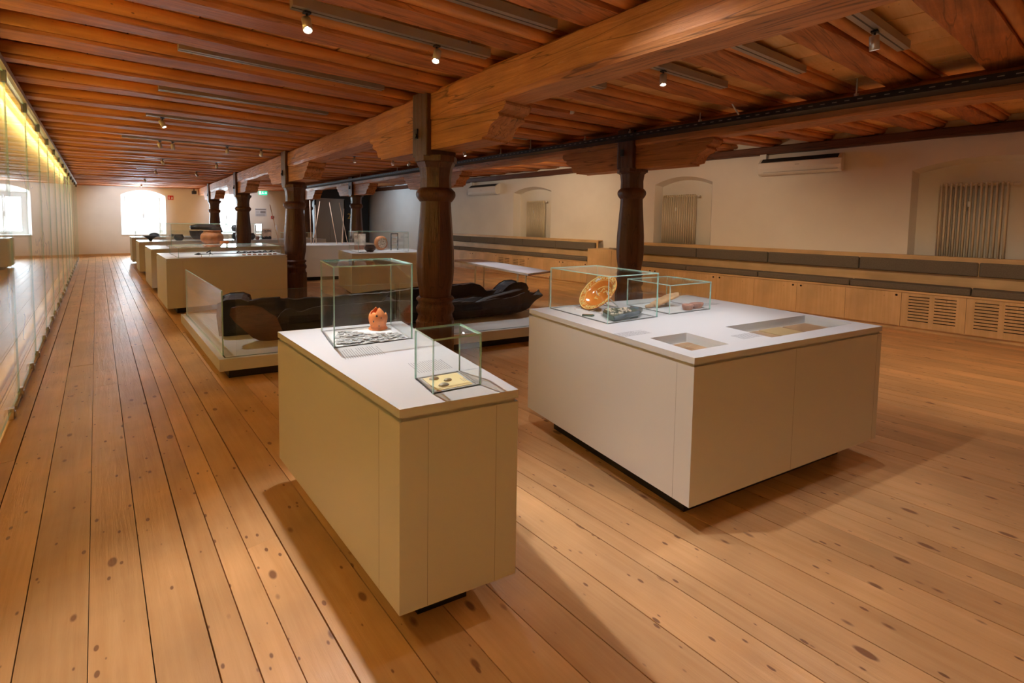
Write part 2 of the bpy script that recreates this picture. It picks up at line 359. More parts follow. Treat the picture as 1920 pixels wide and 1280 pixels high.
# ------------------------------------------------------------------ timber
def hewn(path, w, h, rnd, n=40, jit=.006, ch=.02):
    """long timber along a polyline; path points give the centre of the underside; irregular, chamfered"""
    mb = MB(); P = [Vector(p) for p in path]; L = [0]
    for a, b in zip(P, P[1:]): L.append(L[-1]+(b-a).length)
    v = []; k = 8; dr = [0.0]*k
    for i in range(n+1):
        s = L[-1]*i/n; j = 0
        while j < len(P)-2 and s > L[j+1]: j += 1
        t = (s-L[j])/(L[j+1]-L[j]); c = P[j].lerp(P[j+1], t); d = (P[j+1]-P[j]); sd = Vector((d.y, -d.x, 0)).normalized()
        sec = [(-w/2, ch), (-w/2+ch, 0), (w/2-ch, 0), (w/2, ch), (w/2, h-ch), (w/2-ch, h), (-w/2+ch, h), (-w/2, h-ch)]
        for q, (a, b) in enumerate(sec):
            dr[q] = dr[q]*.8+rnd.uniform(-jit, jit)
            v.append(c+sd*(a+dr[q])+Vector((0, 0, b+(dr[(q+3) % 8] if q < 4 else 0))))
    f = [(i*k+q, i*k+(q+1) % k, (i+1)*k+(q+1) % k, (i+1)*k+q) for i in range(n) for q in range(k)]
    f += [tuple(range(k-1, -1, -1)), tuple(range(n*k, n*k+k))]
    return mb.add(v, f)
def b1x(y): return 2.335+.043*y            # left face of the first beam
def b2x(y): return 5.69+.025*y
def theta(y): return R(lerp(-7, 0, (y-1.9)/2.2))
G = [-1.95, -1.27, -.6, .08, .77, 1.43, 2.09, 2.79, 3.49, 4.18, 4.9, 5.62, 6.36, 7.12, 7.85, 8.55, 9.3]
while G[-1] < 23.3: G.append(G[-1]+.715)
J = [(a+b)/2 for a, b in zip(G, G[1:])]+[G[-1]+.36]
ordn = ['first', 'second', 'third', 'fourth', 'fifth', 'sixth', 'seventh', 'eighth', 'ninth', 'tenth', 'eleventh', 'twelfth', 'thirteenth', 'fourteenth', 'fifteenth', 'sixteenth', 'seventeenth', 'eighteenth', 'nineteenth', 'twentieth', 'twenty-first', 'twenty-second', 'twenty-third', 'twenty-fourth', 'twenty-fifth', 'twenty-sixth', 'twenty-seventh', 'twenty-eighth', 'twenty-ninth', 'thirtieth', 'thirty-first', 'thirty-second', 'thirty-third', 'thirty-fourth', 'thirty-fifth', 'thirty-sixth', 'thirty-seventh', 'thirty-eighth', 'thirty-ninth', 'fortieth']
rnd = random.Random(11)
def jpath(yb, dy=0, dz=0):
    xm = 2.55; tl = math.tan(theta(yb)); tr = math.tan(R(lerp(-6.5, -2, (yb-3)/4)))
    xa, xb = XW+.02, XR+.1
    x2 = 5.7
    return [(xa, yb+dy+tl*(xa-xm), zc(xa)+dz), (xm, yb+dy, zc(xm)+dz), (x2, yb+dy+tr*(x2-xm), zc(x2)+dz), (xb, yb+dy+tr*(xb-xm), zc(xb)+dz)]
for i, yb in enumerate(J):
    wd = rnd.uniform(.21, .28)
    k = len(J)-1-i
    t = thing('ceiling_joist', 'dark red-brown ceiling joist, %s from the window wall' % ordn[k], 'joist', (0, yb, zc(0)), 'joists under the board ceiling')
    hewn(jpath(yb, 0, rnd.uniform(-.008, .012)), wd, PL+.02, rnd, 46, .006, .018).build('joist_timber', M_joist, t)
    # rounded batten closing the joint of the boards on the near side of the joist
    p = jpath(yb, -wd/2-.045, .062); q = []
    for a, b in zip(p, p[1:]):
        for s in range(10): q.append(Vector(a).lerp(Vector(b), s/12))
    q.append(Vector(p[-1]))
    MB().tube(q, .046, 10).build('batten', M_batten, t)
    if yb < 3.3:
        p2 = jpath(yb, -wd/2-.098, .078); m = hewn(p2, .022, .03, rnd, 20, .001, .004); m.build('cover_strip', M_batten, t)

def beam(name, fx, y0, y1, zb, w, h, label, seed):
    rr = random.Random(seed); t = thing(name, label, 'beam', (fx(y0)+w/2, y0, zb), None)
    pts = [(fx(y)+w/2, y, zb+.012*math.sin(y*1.3)) for y in (y0, y0+4, y0+8, y0+12, y0+17, y1)]
    hewn(pts, w, h, rr, 120, .008, .035).build('beam_timber', M_beam, t)
    return t
beam('ceiling_beam', b1x, YN, YF-.3, 2.545, .34, .30, 'massive hewn main beam over the middle row of columns, nearest the camera', 2)
beam('ceiling_beam', b2x, YN, YF-4.1, 2.655, .32, .25, 'darker main beam under the black cable tray, nearer the bench wall', 4)
# wall plate on the right wall with white filling between the joists
mb = hewn([(XR-.06, YN, 2.935), (XR-.06, 2.6, 2.93), (XR-.06, 8, 2.90), (XR-.06, YF-4.3, 2.90)], .16, .14, random.Random(9), 80, .006, .02)
tag(mb.build('wall_plate', M_plate), 'dark timber wall plate running along the top of the bench wall', 'timber')

def column(cx, cy, zring, zcap, zb, zbol, bw, label, seed, step=1):
    t = thing('timber_column', label, 'column', (cx, cy, 0), 'carved timber columns in two rows')
    k = zring/1.835
    m = MB(); z = lambda q: q*k
    m.lathe([(.205, 0), (.205, z(.50)), (.20, z(.515))], (cx, cy, 0), 8, 0, False, R(22.5)).build('base_block', M_col, t)
    m = MB(); m.lathe([(.19, z(.515)), (.178, z(.57)), (.20, z(.60)), (.203, z(.64)), (.185, z(.67)), (.175, z(.70)), (.20, z(.725)), (.20, z(.74)), (.178, z(.76))], (cx, cy, 0), 20)
    m.build('base_ring', M_col, t)
    m = MB(); m.lathe([(.172, z(.75)), (.178, z(.82)), (.198, z(.93)), (.207, z(1.07)), (.203, z(1.25)), (.188, z(1.45)), (.172, z(1.65)), (.166, z(1.765))], (cx, cy, 0), 8, 0, False, R(22.5), caps=False)
    m.build('shaft', M_col, t, .03, 3)
    m = MB(); m.lathe([(.166, z(1.755)), (.186, z(1.78)), (.202, z(1.805)), (.207, z(1.83)), (.202, z(1.858)), (.186, z(1.875)), (.165, z(1.895))], (cx, cy, 0), 24)
    m.build('neck_ring', M_col, t)
    zn = z(1.895)
    m = MB(); m.lathe([(.166, zn), (.162, zn+.10), (.176, zn+.2), (.205, zcap-.06)], (cx, cy, 0), 8, 0, False, R(22.5), caps=False)
    m.lathe([(.205, zcap-.06), (.222, zcap-.055), (.222, zcap), (.215, zcap+.005)], (cx, cy, 0), 8, 0, False, R(22.5))
    m.build('capital', M_col, t)
    # square post between the capital and the joists, standing proud of the beam's face
    xl = cx-.2
    hewn([(xl+.08+.04, cy-.13, 0), (xl+.08+.04, cy+.13, 0)], .2, 1, random.Random(seed))
    m = MB(); m.box(xl-.005, xl+.36, cy-.135, cy+.135, zcap-.01, zc(cx)+.01); m.build('post', M_col, t, .012)
    # saddle timber with stepped ends
    m = MB(); h = zb-zbol; xa, xb = cx-bw/2, cx+bw/2
    prof = [(-.30, zbol), (-.94*1.0, zbol)]
    half = [(0.0, zbol), (.93, zbol), (.93, zbol+.02), (1.0, zbol+.03), (1.03, zbol+h*.34), (1.05, zbol+h*.42), (1.12, zbol+h*.52), (1.15, zbol+h*.60), (1.13, zbol+h*.72), (1.2, zbol+h*.78), (1.23, zb-.02), (1.22, zb+.01), (0, zb+.01)]
    for sgn in (1, -1):
        pts = [(cy+sgn*a, b) for a, b in half]; n = len(pts); v = [(xa, a, b) for a, b in pts]+[(xb, a, b) for a, b in pts]
        f = [(i, (i+1) % n, (i+1) % n+n, i+n) for i in range(n)]+[tuple(range(n)), tuple(range(2*n-1, n-1, -1))]
        m.add(v, f)
    m.build('saddle', M_beam, t, .006)
    m = MB(); m.box(xl-.018, xl-.004, cy+.02, cy+.075, zcap+.17, zcap+.27); m.lathe([(.022, 0), (.022, .02)], (0, 0, 0), 10, M=Matrix.Translation((xl-.03, cy+.045, zcap+.2)) @ Matrix.Rotation(R(90), 4, 'Y'))
    m.build('iron_bolt', M_dark, t)
    return t
for i, (cx, cy) in enumerate([(2.667, 4.009), (2.894, 9.272), (3.118, 14.499), (3.361, 20.13)]):
    column(cx, cy, 1.835, 2.215, 2.545, 2.27, .30, ['massive dark timber column behind the coin case, nearest the camera', 'dark timber column behind the log boat, second of the middle row', 'dark timber column beside the photo stand, third of the middle row', 'slim-looking dark timber column farthest back in the middle row, left of the far window'][i], 20+i)
for i, (cx, cy) in enumerate([(5.943, 3.739), (6.079, 9.166), (6.196, 13.853), (6.316, 18.656)]):
    column(cx, cy, 2.01, 2.36, 2.655, 2.345, .28, ['dark timber column behind the dish case, in front of the bench', 'timber column hidden behind the nearest column, its saddle showing both sides', 'dark timber column at the right edge of the lift', 'reddish timber column left of the lift, farthest back in its row'][i], 30+i)

# black cable tray above the second beam, with hangers
t = thing('cable_tray', 'black perforated cable tray hung along the second beam', 'tray', (5.45, 0, 2.74))
m = MB(); n = 60; ya, yb = YN+.1, 19.5
for i in range(1):
    x0 = lambda y: b2x(y)-.16
    for (dx0, dx1, z0, z1) in ((-.10, .12, 2.742, 2.746), (-.104, -.10, 2.742, 2.80), (.12, .124, 2.742, 2.80)):
        v = []
        for y in (ya, yb): v += [(x0(y)+dx0, y, z0), (x0(y)+dx1, y, z0), (x0(y)+dx0, y, z1), (x0(y)+dx1, y, z1)]
        m.add(v, [(0, 4, 5, 1), (2, 3, 7, 6), (0, 2, 6, 4), (1, 5, 7, 3), (0, 1, 3, 2), (4, 6, 7, 5)])
m.build('tray_channel', M_tray, t)
for y in (1.05, 2.6, 3.6, 4.4, 5.6, 6.4, 8.4, 10.5, 12.8):
    m = MB(); x = b2x(y)-.15; m.tube([(x, y, 2.745), (x, y, zc(x)+PL)], .007, 8); m.lathe([(.02, 0), (.02, .05)], (x, y, 2.80), 10); m.build('hanger_rod', M_white, t)
m = MB(); m.tube([(5.35, 2.05, 2.78), (5.36, 2.1, 2.86), (5.3, 2.12, 2.93), (5.28, 2.12, zc(5.28)+PL)], .008, 8); tag(m.build('loose_cable', M_white), 'short white cable dropping from the ceiling into the cable tray', 'cable')

# ------------------------------------------------------------------ track lighting
def track(x0, x1, g, label):
    tl = theta(g) if x1 < 2.7 else R(-6.5)
    xm = 2.4; t = thing('light_track', label, 'light track', (x0, g, zc(x0)+.015), 'light tracks between the joists')
    y0, y1 = g+math.tan(tl)*(x0-xm), g+math.tan(tl)*(x1-xm); m = MB(); a = math.atan2(y1-y0, x1-x0); L = math.hypot(x1-x0, y1-y0)
    M = Matrix.Translation((x0, y0, zc(x0)+.015)) @ Matrix.Rotation(a, 4, 'Z') @ Matrix.Rotation(-math.atan2(zc(x1)-zc(x0), L), 4, 'Y')
    m.box(0, L, -.038, .038, 0, .06, 0, M).build('channel', M_alu, t)
    m = MB(); m.box(.002, L-.002, -.005, .005, -.001, .001, 0, M).build('groove', M_gapd, t)
    for s in (.12, .88):
        m = MB(); m.box(L*s-.01, L*s+.01, -.01, .01, .06, PL-.012, 0, M).build('mount', M_alu, t)
TR = [(.8, 2.3, 1.43, 'left aisle, just above the frame over the near case'), (.49, 2.15, 4.18, 'left aisle, first whole one above the near case'), (.49, 2.15, 5.62, 'left aisle above the boat platform, second from the camera'), (.49, 2.15, 7.12, 'left aisle holding one lamp, above the boat'), (.33, 2.5, 9.3, 'left aisle with lamps at both ends, beyond the boat'),
      (.8, 2.2, 12.2, 'left aisle, fifth from the camera'), (.8, 2.2, 15.0, 'left aisle, sixth from the camera'), (.8, 2.2, 18.6, 'left aisle, farthest one'), (.9, 2.34, 2.79, 'left aisle, carrying two lit lamps over the coin case'), (.7, 2.33, 2.09, 'left aisle, ending at the beam at the top edge'),
      (2.85, 4.58, .84, 'right aisle, nearest, with two lit lamps at its end'), (2.85, 4.65, 1.53, 'right aisle without lamps, second from the camera'), (2.85, 4.62, 2.17, 'right aisle with one small lamp over the dish case'), (2.9, 3.75, 2.86, 'right aisle, short piece beside the smoke detector'),
      (3.0, 5.3, 5.62, 'right aisle above the lectern table, behind the saddle'), (3.0, 5.3, 7.12, 'right aisle with lamps over the boat'), (3.2, 5.3, 9.3, 'right aisle, with three lamps in a row'), (3.3, 5.4, 12.2, 'right aisle over the case with poles'), (.8, 2.3, 21.9, 'left aisle, last one before the window wall'), (3.6, 5.3, 21.9, 'middle aisle, last one before the window wall'), (6.9, 8.3, 17.4, 'bench aisle, far one beside the lift, holding an added lamp'), (6.12, 6.9, .6, 'bench aisle, nearest short piece added behind the second beam'), (6.2, 7.0, 4.0, 'bench aisle, short piece added behind the second beam and column'), (6.3, 7.1, 7.7, 'bench aisle, far short piece added behind the second beam')]  # short bench-aisle pieces only carry the added fill lamps
for a in TR: track(a[0], a[1], a[2], 'long grey-brown light track, '+a[3])

def track_y(x, g, right): return g+math.tan(R(-6.5) if right else theta(g))*(x-2.4)
def snap(x, y):
    c = [track_y(x, a[2], a[1] > 2.7) for a in TR if a[0]-.05 <= x <= a[1]+.05]
    return min(c, key=lambda q: abs(q-y))
def spotlight(x, y, target, power, label, cone=60, blend=.6, col=(1.0, .965, .93), size=.03, zl=None):
    z0 = zc(x)+.011 if zl is None else zl
    if zl is None: y = snap(x, y)
    t = thing('spotlight', label, 'spotlight', (x, y, z0-.1), 'cylindrical track spotlights')
    pv = Vector((x, y, z0-.075)); d = (Vector(target)-pv).normalized()
    m = MB(); m.tube([(x, y, z0+.002), (x, y, z0-.05)], .006, 8); m.box(x-.02, x+.02, y-.02, y+.02, z0-.012, z0-.0005); m.build('stem', M_dark, t)
    Mx = Matrix.Translation(pv) @ d.to_track_quat('Z', 'Y').to_matrix().to_4x4()
    m = MB(); m.lathe([(.022, -.045), (.028, -.042), (.028, .05), (.0255, .05), (.0255, .038)], (0, 0, 0), 20, M=Mx, caps=False); m.lathe([(.0, -.0451), (.022, -.045)], n=20, M=Mx, caps=False); m.build('lamp_body', M_lampb, t)
    m = MB()
    for dx, dy in ((.011, 0), (-.0055, .0095), (-.0055, -.0095)): m.lathe([(.0, .0405), (.0095, .0405)], (dx, dy, 0), 12, M=Mx, caps=False)
    m.build('lens', M_lens, t)
    l = bpy.data.lights.new('spot_beam', 'SPOT'); l.energy = power; l.spot_size = R(cone); l.spot_blend = blend; l.color = col; l.shadow_soft_size = size
    o = bpy.data.objects.new('spot_beam', l); COL.objects.link(o); o.parent = t
    o.location = pv+d*.056-t.location; o.rotation_euler = d.to_track_quat('-Z', 'Y').to_euler()
    return t
W = (.93, .95, 1.0)
SP = [(.987, 2.763, (.78, 1.35, .0), 94, 66, 'lit spotlight at the top edge, above the coin case, left of the beam'),
      (1.881, 2.739, (1.2, 2.35, .95), 14, 45, 'lit spotlight close to the left face of the main beam'),
      (1.40, 1.43, (3.7, .7, .2), 54, 95, 'spotlight over the front case, just above the frame'),
      (2.9, .79, (2.4, 1.0, .5), 18, 85, 'spotlight over the near corner of the dish case'),
      (3.105, .75, (2.8, 1.6, .9), 24, 60, 'lit spotlight cut by the top edge, right of the beam'),
      (3.946, .66, (4.6, .6, .2), 20, 90, 'twin-lensed lit spotlight near the end of the nearest right track'),
      (3.654, 2.03, (3.3, 1.8, .9), 26, 55, 'small lit spotlight on the right track above the dish case'),
      (.651, 7.0, (1.6, 6.4, .5), 45, 70, 'lit spotlight hanging alone over the left aisle'),
      (3.496, 7.0, (3.2, 5.4, .4), 50, 60, 'small lit spotlight just left of the near column head'),
      (4.619, 5.5, (4.6, 4.9, .5), 45, 60, 'small lit spotlight under the saddle of the near column'),
      (5.158, 7.0, (5.3, 6.2, .75), 50, 55, 'dazzling spotlight glowing right beside the near column'),
      (.808, 9.3, (1.3, 9.5, .9), 35, 60, 'spotlight at the left end of the fourth track, first of a pair'),
      (.98, 9.3, (1.2, 10.0, .9), 25, 60, 'spotlight at the left end of the fourth track, second of a pair'),
      (1.77, 9.3, (1.9, 9.5, .9), 35, 60, 'spotlight in the middle of the fourth left track'),
      (2.32, 9.3, (2.2, 9.6, .9), 30, 60, 'spotlight against the beam at the end of the fourth left track'),
      (4.041, 9.3, (4.3, 8.9, .9), 35, 60, 'leftmost of three small spotlights beyond the near saddle'),
      (4.876, 9.3, (4.9, 8.9, .9), 35, 60, 'middle of three small spotlights beyond the near saddle'),
      (5.25, 9.3, (5.2, 12.0, .9), 30, 60, 'rightmost of three small spotlights beyond the near saddle'),
      (1.1, 12.2, (1.6, 12.4, .9), 40, 60, 'far spotlight over the pot case, on the fifth left track'),
      (2.1, 12.2, (2.2, 12.5, .9), 40, 60, 'far spotlight on the fifth left track, close to the beam'),
      (3.9, 12.2, (4.6, 12.2, .9), 50, 60, 'far spotlight over the case with leaning poles'),
      (1.2, 15.0, (1.8, 15.8, .9), 40, 60, 'far spotlight on the sixth left track'),
      (2.1, 15.0, (3.4, 15.9, .9), 40, 60, 'far spotlight on the sixth left track, beside the beam'),
      (1.2, 18.6, (1.8, 19.3, .9), 35, 60, 'farthest spotlight, on the last left track'),
      (1.3, 21.9, (1.0, 24.0, 1.9), 60, 78, 'far fill spotlight added to wash the wall, left of the main beam end'),  # cool fill lamps added to brighten and whiten the walls at the far end
      (4.6, 21.9, (4.9, 24.0, 1.9), 60, 78, 'far fill spotlight added to wash the wall, between the two beams'),
      (7.6, 17.4, (9.7, 17.2, 1.7), 45, 110, 'far fill spotlight added to wash the wall, beside the lift'),
      (6.2, .84, (7.6, .6, 0), 62, 120, 'fill spotlight added unseen behind the second beam over the bench aisle, near the camera'),  # warm fill lamps added out of sight to light the bench aisle
      (6.3, 4.18, (9.3, 4.8, .6), 58, 120, 'fill spotlight added unseen behind the second beam over the bench aisle, beyond the column'),
      (6.4, 7.85, (9.75, 9.2, 1.3), 95, 120, 'fill spotlight added unseen behind the second beam over the far bench aisle')]
for (x, y, tg, p, cone, lab) in SP: spotlight(x, y, tg, p, 'beige cylindrical '+lab, cone, .7, (1, .74, .46) if x > 6 and y < 10 else ((.60, .80, 1.0) if y > 17.2 else W))

# small round smoke detector, right aisle
t = thing('smoke_detector', 'white round smoke detector on a ceiling board in the right aisle', 'detector', (4.3, 3.56, zc(4.3)))
MB().lathe([(.055, .09), (.055, .03), (.05, .02)], (4.3, 3.56, zc(4.3)+PL-.09), 20).build('base', M_white, t)
MB().lathe([(.038, .02), (.034, -.01), (.022, -.018)], (4.3, 3.56, zc(4.3)+PL-.09), 20).build('sensor_head', M_white, t)

# ------------------------------------------------------------------ left glass wall
XG = -.53
jy = [5.465+1.43*k for k in range(-6, 13)]
gw = thing('glass_wall', 'long glass display wall along the left side, glowing cream from behind', 'glass wall', (XG, 5.5, 0))
for i, (a, b) in enumerate(zip(jy, jy[1:])):
    m = MB(); m.box(XG-.006, XG+.006, a+.003, b-.003, .06, 2.70)
    m.m = [1, 1, 1, 1, 0, 0]; t = m.build('glass_panel', [M_glassw, M_edge], gw)
    m = MB(); m.box(XG-.02, XG+.02, b-.075, b-.025, 2.62, 2.73); m.build('top_clip', M_dark, t)
    for yy in (a+.08, b-.48):
        m = MB(); m.box(XG-.014, XG+.018, yy-.03, yy+.03, 0, .085); m.box(XG+.018, XG+.026, yy-.022, yy+.022, .01, .06); m.build('floor_clamp', M_steel, t, .003)
m = MB(); m.box(XG-.03, XG+.03, jy[0], jy[-1], 2.71, 2.76); m.build('top_rail', M_alu, gw)
m = MB(); m.box(XW+.001, XG-.031, jy[0], jy[-1], 2.70, 2.72); m.build('cove_cover', M_cream, gw)
m = MB(); m.box(XG-.0125, XG+.0125, 5.2, YF-1.4, 0, .03); m.build('floor_rail', M_alu, gw)
# faint line drawings printed on the cream wall behind the glass
t = thing('wall_drawing', 'faint dark line drawings printed on the cream panels behind glass', 'drawing', (XW, 8, 1.4))
rnd = random.Random(12)
def stroke(pts): return MB().tube([(XW+.004, a, b) for a, b in pts], .004, 4)
m = MB()
for k in range(26):
    y0 = rnd.uniform(5.2, 11.5); z0 = rnd.choice((rnd.uniform(.35, 1.1), rnd.uniform(1.0, 1.3), rnd.uniform(1.75, 2.2))); a = rnd.uniform(0, 6.28); pts = [(y0, z0)]
    for s in range(10): a += rnd.uniform(-.9, .9); pts.append((pts[-1][0]+.07*math.cos(a), pts[-1][1]+.05*math.sin(a)))
    q = stroke(pts); m.add(q.v, q.f)
m.build('ink_lines', M_ink, t)
m = MB(); q = stroke([(6.1, 1.70), (6.12, 1.85), (6.08, 1.95), (6.1, 2.1), (6.14, 2.16), (6.1, 2.2)]); m.add(q.v, q.f)
q = stroke([(6.1, 1.95), (6.2, 1.85), (6.16, 1.72)]); m.add(q.v, q.f); m.build('figure_sketch', M_ink, t)

# ------------------------------------------------------------------ display cases
def inset(poly, d):
    n = len(poly); c = (sum(p[0] for p in poly)/n, sum(p[1] for p in poly)/n); out = []
    a = sum(poly[i][0]*poly[(i+1) % n][1]-poly[(i+1) % n][0]*poly[i][1] for i in range(n)); P = poly if a > 0 else poly[::-1]
    for i in range(n):
        p0, p1, p2 = Vector(P[i-1]), Vector(P[i]), Vector(P[(i+1) % n]); d1 = (p1-p0).normalized(); d2 = (p2-p1).normalized()
        n1 = Vector((-d1.y, d1.x)); n2 = Vector((-d2.y, d2.x)); bis = (n1+n2).normalized(); q = p1+bis*(d/max(.2, bis.dot(n1))); out.append((q.x, q.y))
    return out
def quad_rect(cx, cy, w, d, a):
    c, s = math.cos(a), math.sin(a)
    return [(cx+c*x-s*y, cy+s*x+c*y) for x, y in ((-w/2, d/2), (-w/2, -d/2), (w/2, -d/2), (w/2, d/2))]
def case(poly, label, z0=.15, zt=.9, wells=(), seams=(), slab=.032, plinth=.14):
    n = len(poly); cx, cy = sum(p[0] for p in poly)/n, sum(p[1] for p in poly)/n
    t = thing('display_case', label, 'display case', (cx, cy, 0), 'white display cases')
    m = MB(); m.prism(inset(poly, plinth), 0, z0+.02); m.build('plinth', M_black, t)
    zs = zt-slab; m = MB(); P = poly; v = [(x, y, z0) for x, y in P]+[(x, y, zs-.014) for x, y in P]
    m.add(v, [(i, (i+1) % n, (i+1) % n+n, i+n) for i in range(n)]+[tuple(range(n-1, -1, -1))])
    Q = inset(poly, .004); 
    body = m.build('body', M_case, t)
    m = MB(); Q = inset(poly, .010); v = [(x, y, zs-.03) for x, y in Q]+[(x, y, zs+.002) for x, y in Q]
    k = len(Q); m.add(v, [(i, (i+1) % k, (i+1) % k+k, i+k) for i in range(k)]); m.build('shadow_gap', M_case, t)
    # slab with openings
    hs = [quad_rect(*w[:5]) for w in wells]
    bm = bmesh.new(); es = []
    for lp in [P]+hs:
        vs = [bm.verts.new((x, y, zt)) for x, y in lp]
        for i in range(len(vs)): es.append(bm.edges.new((vs[i], vs[(i+1) % len(vs)])))
    bmesh.ops.triangle_fill(bm, use_beauty=True, use_dissolve=False, edges=es); bm.verts.index_update(); bm.verts.ensure_lookup_table()
    m = MB(); tv = [q.co.copy() for q in bm.verts]; tf = [[q.index for q in f.verts] for f in bm.faces]; bm.free()
    m.add(tv, tf); m.add([(q.x, q.y, zs) for q in tv], [f[::-1] for f in tf])
    for lp in [P]+hs:
        k = len(lp); m.add([(x, y, zs) for x, y in lp]+[(x, y, zt) for x, y in lp], [(i, (i+1) % k, (i+1) % k+k, i+k) for i in range(k)])
    m.build('top_slab', M_top, t)
    for w_, lp in zip(wells, hs):
        m = MB(); k = 4; dep = .056; m.add([(x, y, zs) for x, y in lp]+[(x, y, zt-dep) for x, y in lp], [(i, (i+1) % k, (i+1) % k+k, i+k) for i in range(k)]+[(4, 5, 6, 7)])
        wl_ = m.build('display_well', M_top, t)
        m = MB(); m.prism(quad_rect(w_[0], w_[1], w_[2]-.002, w_[3]-.002, w_[4]), zt-.026, zt-.021); m.build('well_glass', M_glass, wl_)
    # thin door joints on the body
    for (i, f) in seams:
        a, b = Vector(P[i]), Vector(P[(i+1) % n]); p = a.lerp(b, f); d = (b-a).normalized(); nn = Vector((d.y, -d.x))
        if nn.dot(p-Vector((cx, cy))) < 0: nn = -nn
        q = [p-d*.0008-nn*.001, p+d*.0008-nn*.001, p+d*.0008+nn*.0004, p-d*.0008+nn*.0004]
        m = MB(); m.prism([tuple(u) for u in q], z0+.002, zs-.016); m.build('door_joint', M_joint, body)
    return t
def vitrine(cx, cy, w, d, a, h, z0, label, th=.007, frame=True, name='glass_vitrine'):
    t = thing(name, label, 'vitrine', (cx, cy, z0), 'glass vitrines on the cases')
    M = Matrix.Translation((cx, cy, z0)) @ Matrix.Rotation(a, 4, 'Z')
    def pane(x0, x1, y0, y1, q0, q1, big):
        m = MB(); m.box(x0, x1, y0, y1, q0, q1, 0, M); m.m = [0 if (i//2) == big else 1 for i in range(6)]
        m.build('glass_pane', [M_glass, M_edge], t)
    pane(-w/2, w/2, -d/2, d/2, h-th, h, 0)
    pane(-w/2, w/2, -d/2, -d/2+th, 0, h-th, 1); pane(-w/2, w/2, d/2-th, d/2, 0, h-th, 1)
    pane(-w/2, -w/2+th, -d/2+th, d/2-th, 0, h-th, 2); pane(w/2-th, w/2, -d/2+th, d/2-th, 0, h-th, 2)
    if frame:
        m = MB(); f = .014
        for (x0, x1, y0, y1) in ((-w/2-f*0, w/2, -d/2, -d/2+f), (-w/2, w/2, d/2-f, d/2), (-w/2, -w/2+f, -d/2+f, d/2-f), (w/2-f, w/2, -d/2+f, d/2-f)):
            m.box(x0+(th if x0 < 0 and x0 == -w/2 else 0)*1.0, x1-(th if x1 == w/2 else 0), y0+(th if y0 == -d/2 else 0), y1-(th if y1 == d/2 else 0), 0.0005, .004, 0, M)
        m.build('base_frame', M_frame, t)
    return t, M
def text_block(c, a, w, lines, lh, parent, z, seed, para=1):
    """tiny printed lines, too small to read"""
    rr = random.Random(seed); m = MB(); M = Matrix.Translation((c[0], c[1], z)) @ Matrix.Rotation(a, 4, 'Z'); h = lines*lh
    for i in range(lines):
        x = -w/2; y = h/2-i*lh; end = w/2 if rr.random() > .2 else w/2*rr.uniform(.2, .9)
        while x < end:
            ln = rr.uniform(.008, .028); e = min(x+ln, end); m.box(x, e, y-lh*.12, y+lh*.12, 0, .0004, 0, M); x = e+.004
    return m.build('printed_text', M_ink, parent)

NCp = [(.764, 2.778), (.762, 1.362), (1.211, 1.237), (1.46, 2.589)]
nc = case(NCp, 'tall narrow white display case nearest the camera, with coins and a broken pot', .15, .9, seams=[(0, .89), (1, .22), (1, .8)])
RCp = [(2.427, 2.375), (2.165, .984), (3.862, .517), (4.082, 1.946)]
W1 = (2.463, 1.157, .303, .283, -.241); W2 = (3.398, .92, .893, .30, -.245)
rc = case(RCp, 'large square white display case in front of the bench, with dish and sunken wells', .14, .9, wells=(W1, W2), seams=[(0, .93), (1, .47), (1, .97)])
text_block((.965, 2.09), -.2+R(90), .17, 17, .0115, nc, .9002, 1)
text_block((1.11, 1.70), -.2+R(90), .15, 15, .0108, nc, .9002, 2)
for c, s in (((2.88, .98), 3), ((2.36, 1.45), 4), ((3.75, 1.6), 5)): text_block(c, -.24, .24, 8, .011, rc, .9002, s)
case([(.80, 10.35), (.80, 8.80), (2.6, 8.80), (2.6, 10.35)], 'long white display case behind the log boat, first of the row', .1, .9, seams=[(1, .12)])
case([(.81, 13.2), (.81, 11.62), (3.92, 11.70), (5.9, 11.15), (5.95, 13.0)], 'very long white display case with leaning poles, second of the row', .1, .9)
case([(.82, 16.55), (.82, 15.32), (5.85, 15.5), (5.85, 16.7)], 'long white display case crowded with dark pots, third of the row', .1, .9)
case([(.83, 19.95), (.83, 18.8), (2.9, 18.8), (2.9, 19.95)], 'white display case nearest the far window, last of the row', .1, .9)
ea = -.195; ex = Vector((math.cos(ea), math.sin(ea))); ey = Vector((-ex.y, ex.x)); e0 = Vector((3.69, 8.46))
EP = [tuple(e0+ey*1.3), tuple(e0), tuple(e0+ex*1.6), tuple(e0+ex*1.6+ey*1.3)]
case(EP, 'white display case with a round pot and glass box, between the columns', .12, .9, seams=[(1, .12)])

A = (1.124, 2.398, .415, .405, -.201); B = (1.047, 1.484, .206, .201, -.193); C_ = (2.748, 1.951, .478, .614, -.177); D = (3.352, 1.754, .467, .42, -.202)
vitrine(*A, .418, .9, 'tall square glass vitrine over the broken pot and coins')
vitrine(*B, .21, .9, 'small glass cube over three tiny finds on the near case')
vitrine(*C_, .313, .9, 'wide glass vitrine over the orange dish')
vitrine(*D, .215, .9, 'low glass vitrine over the clay moulds, beside the dish')

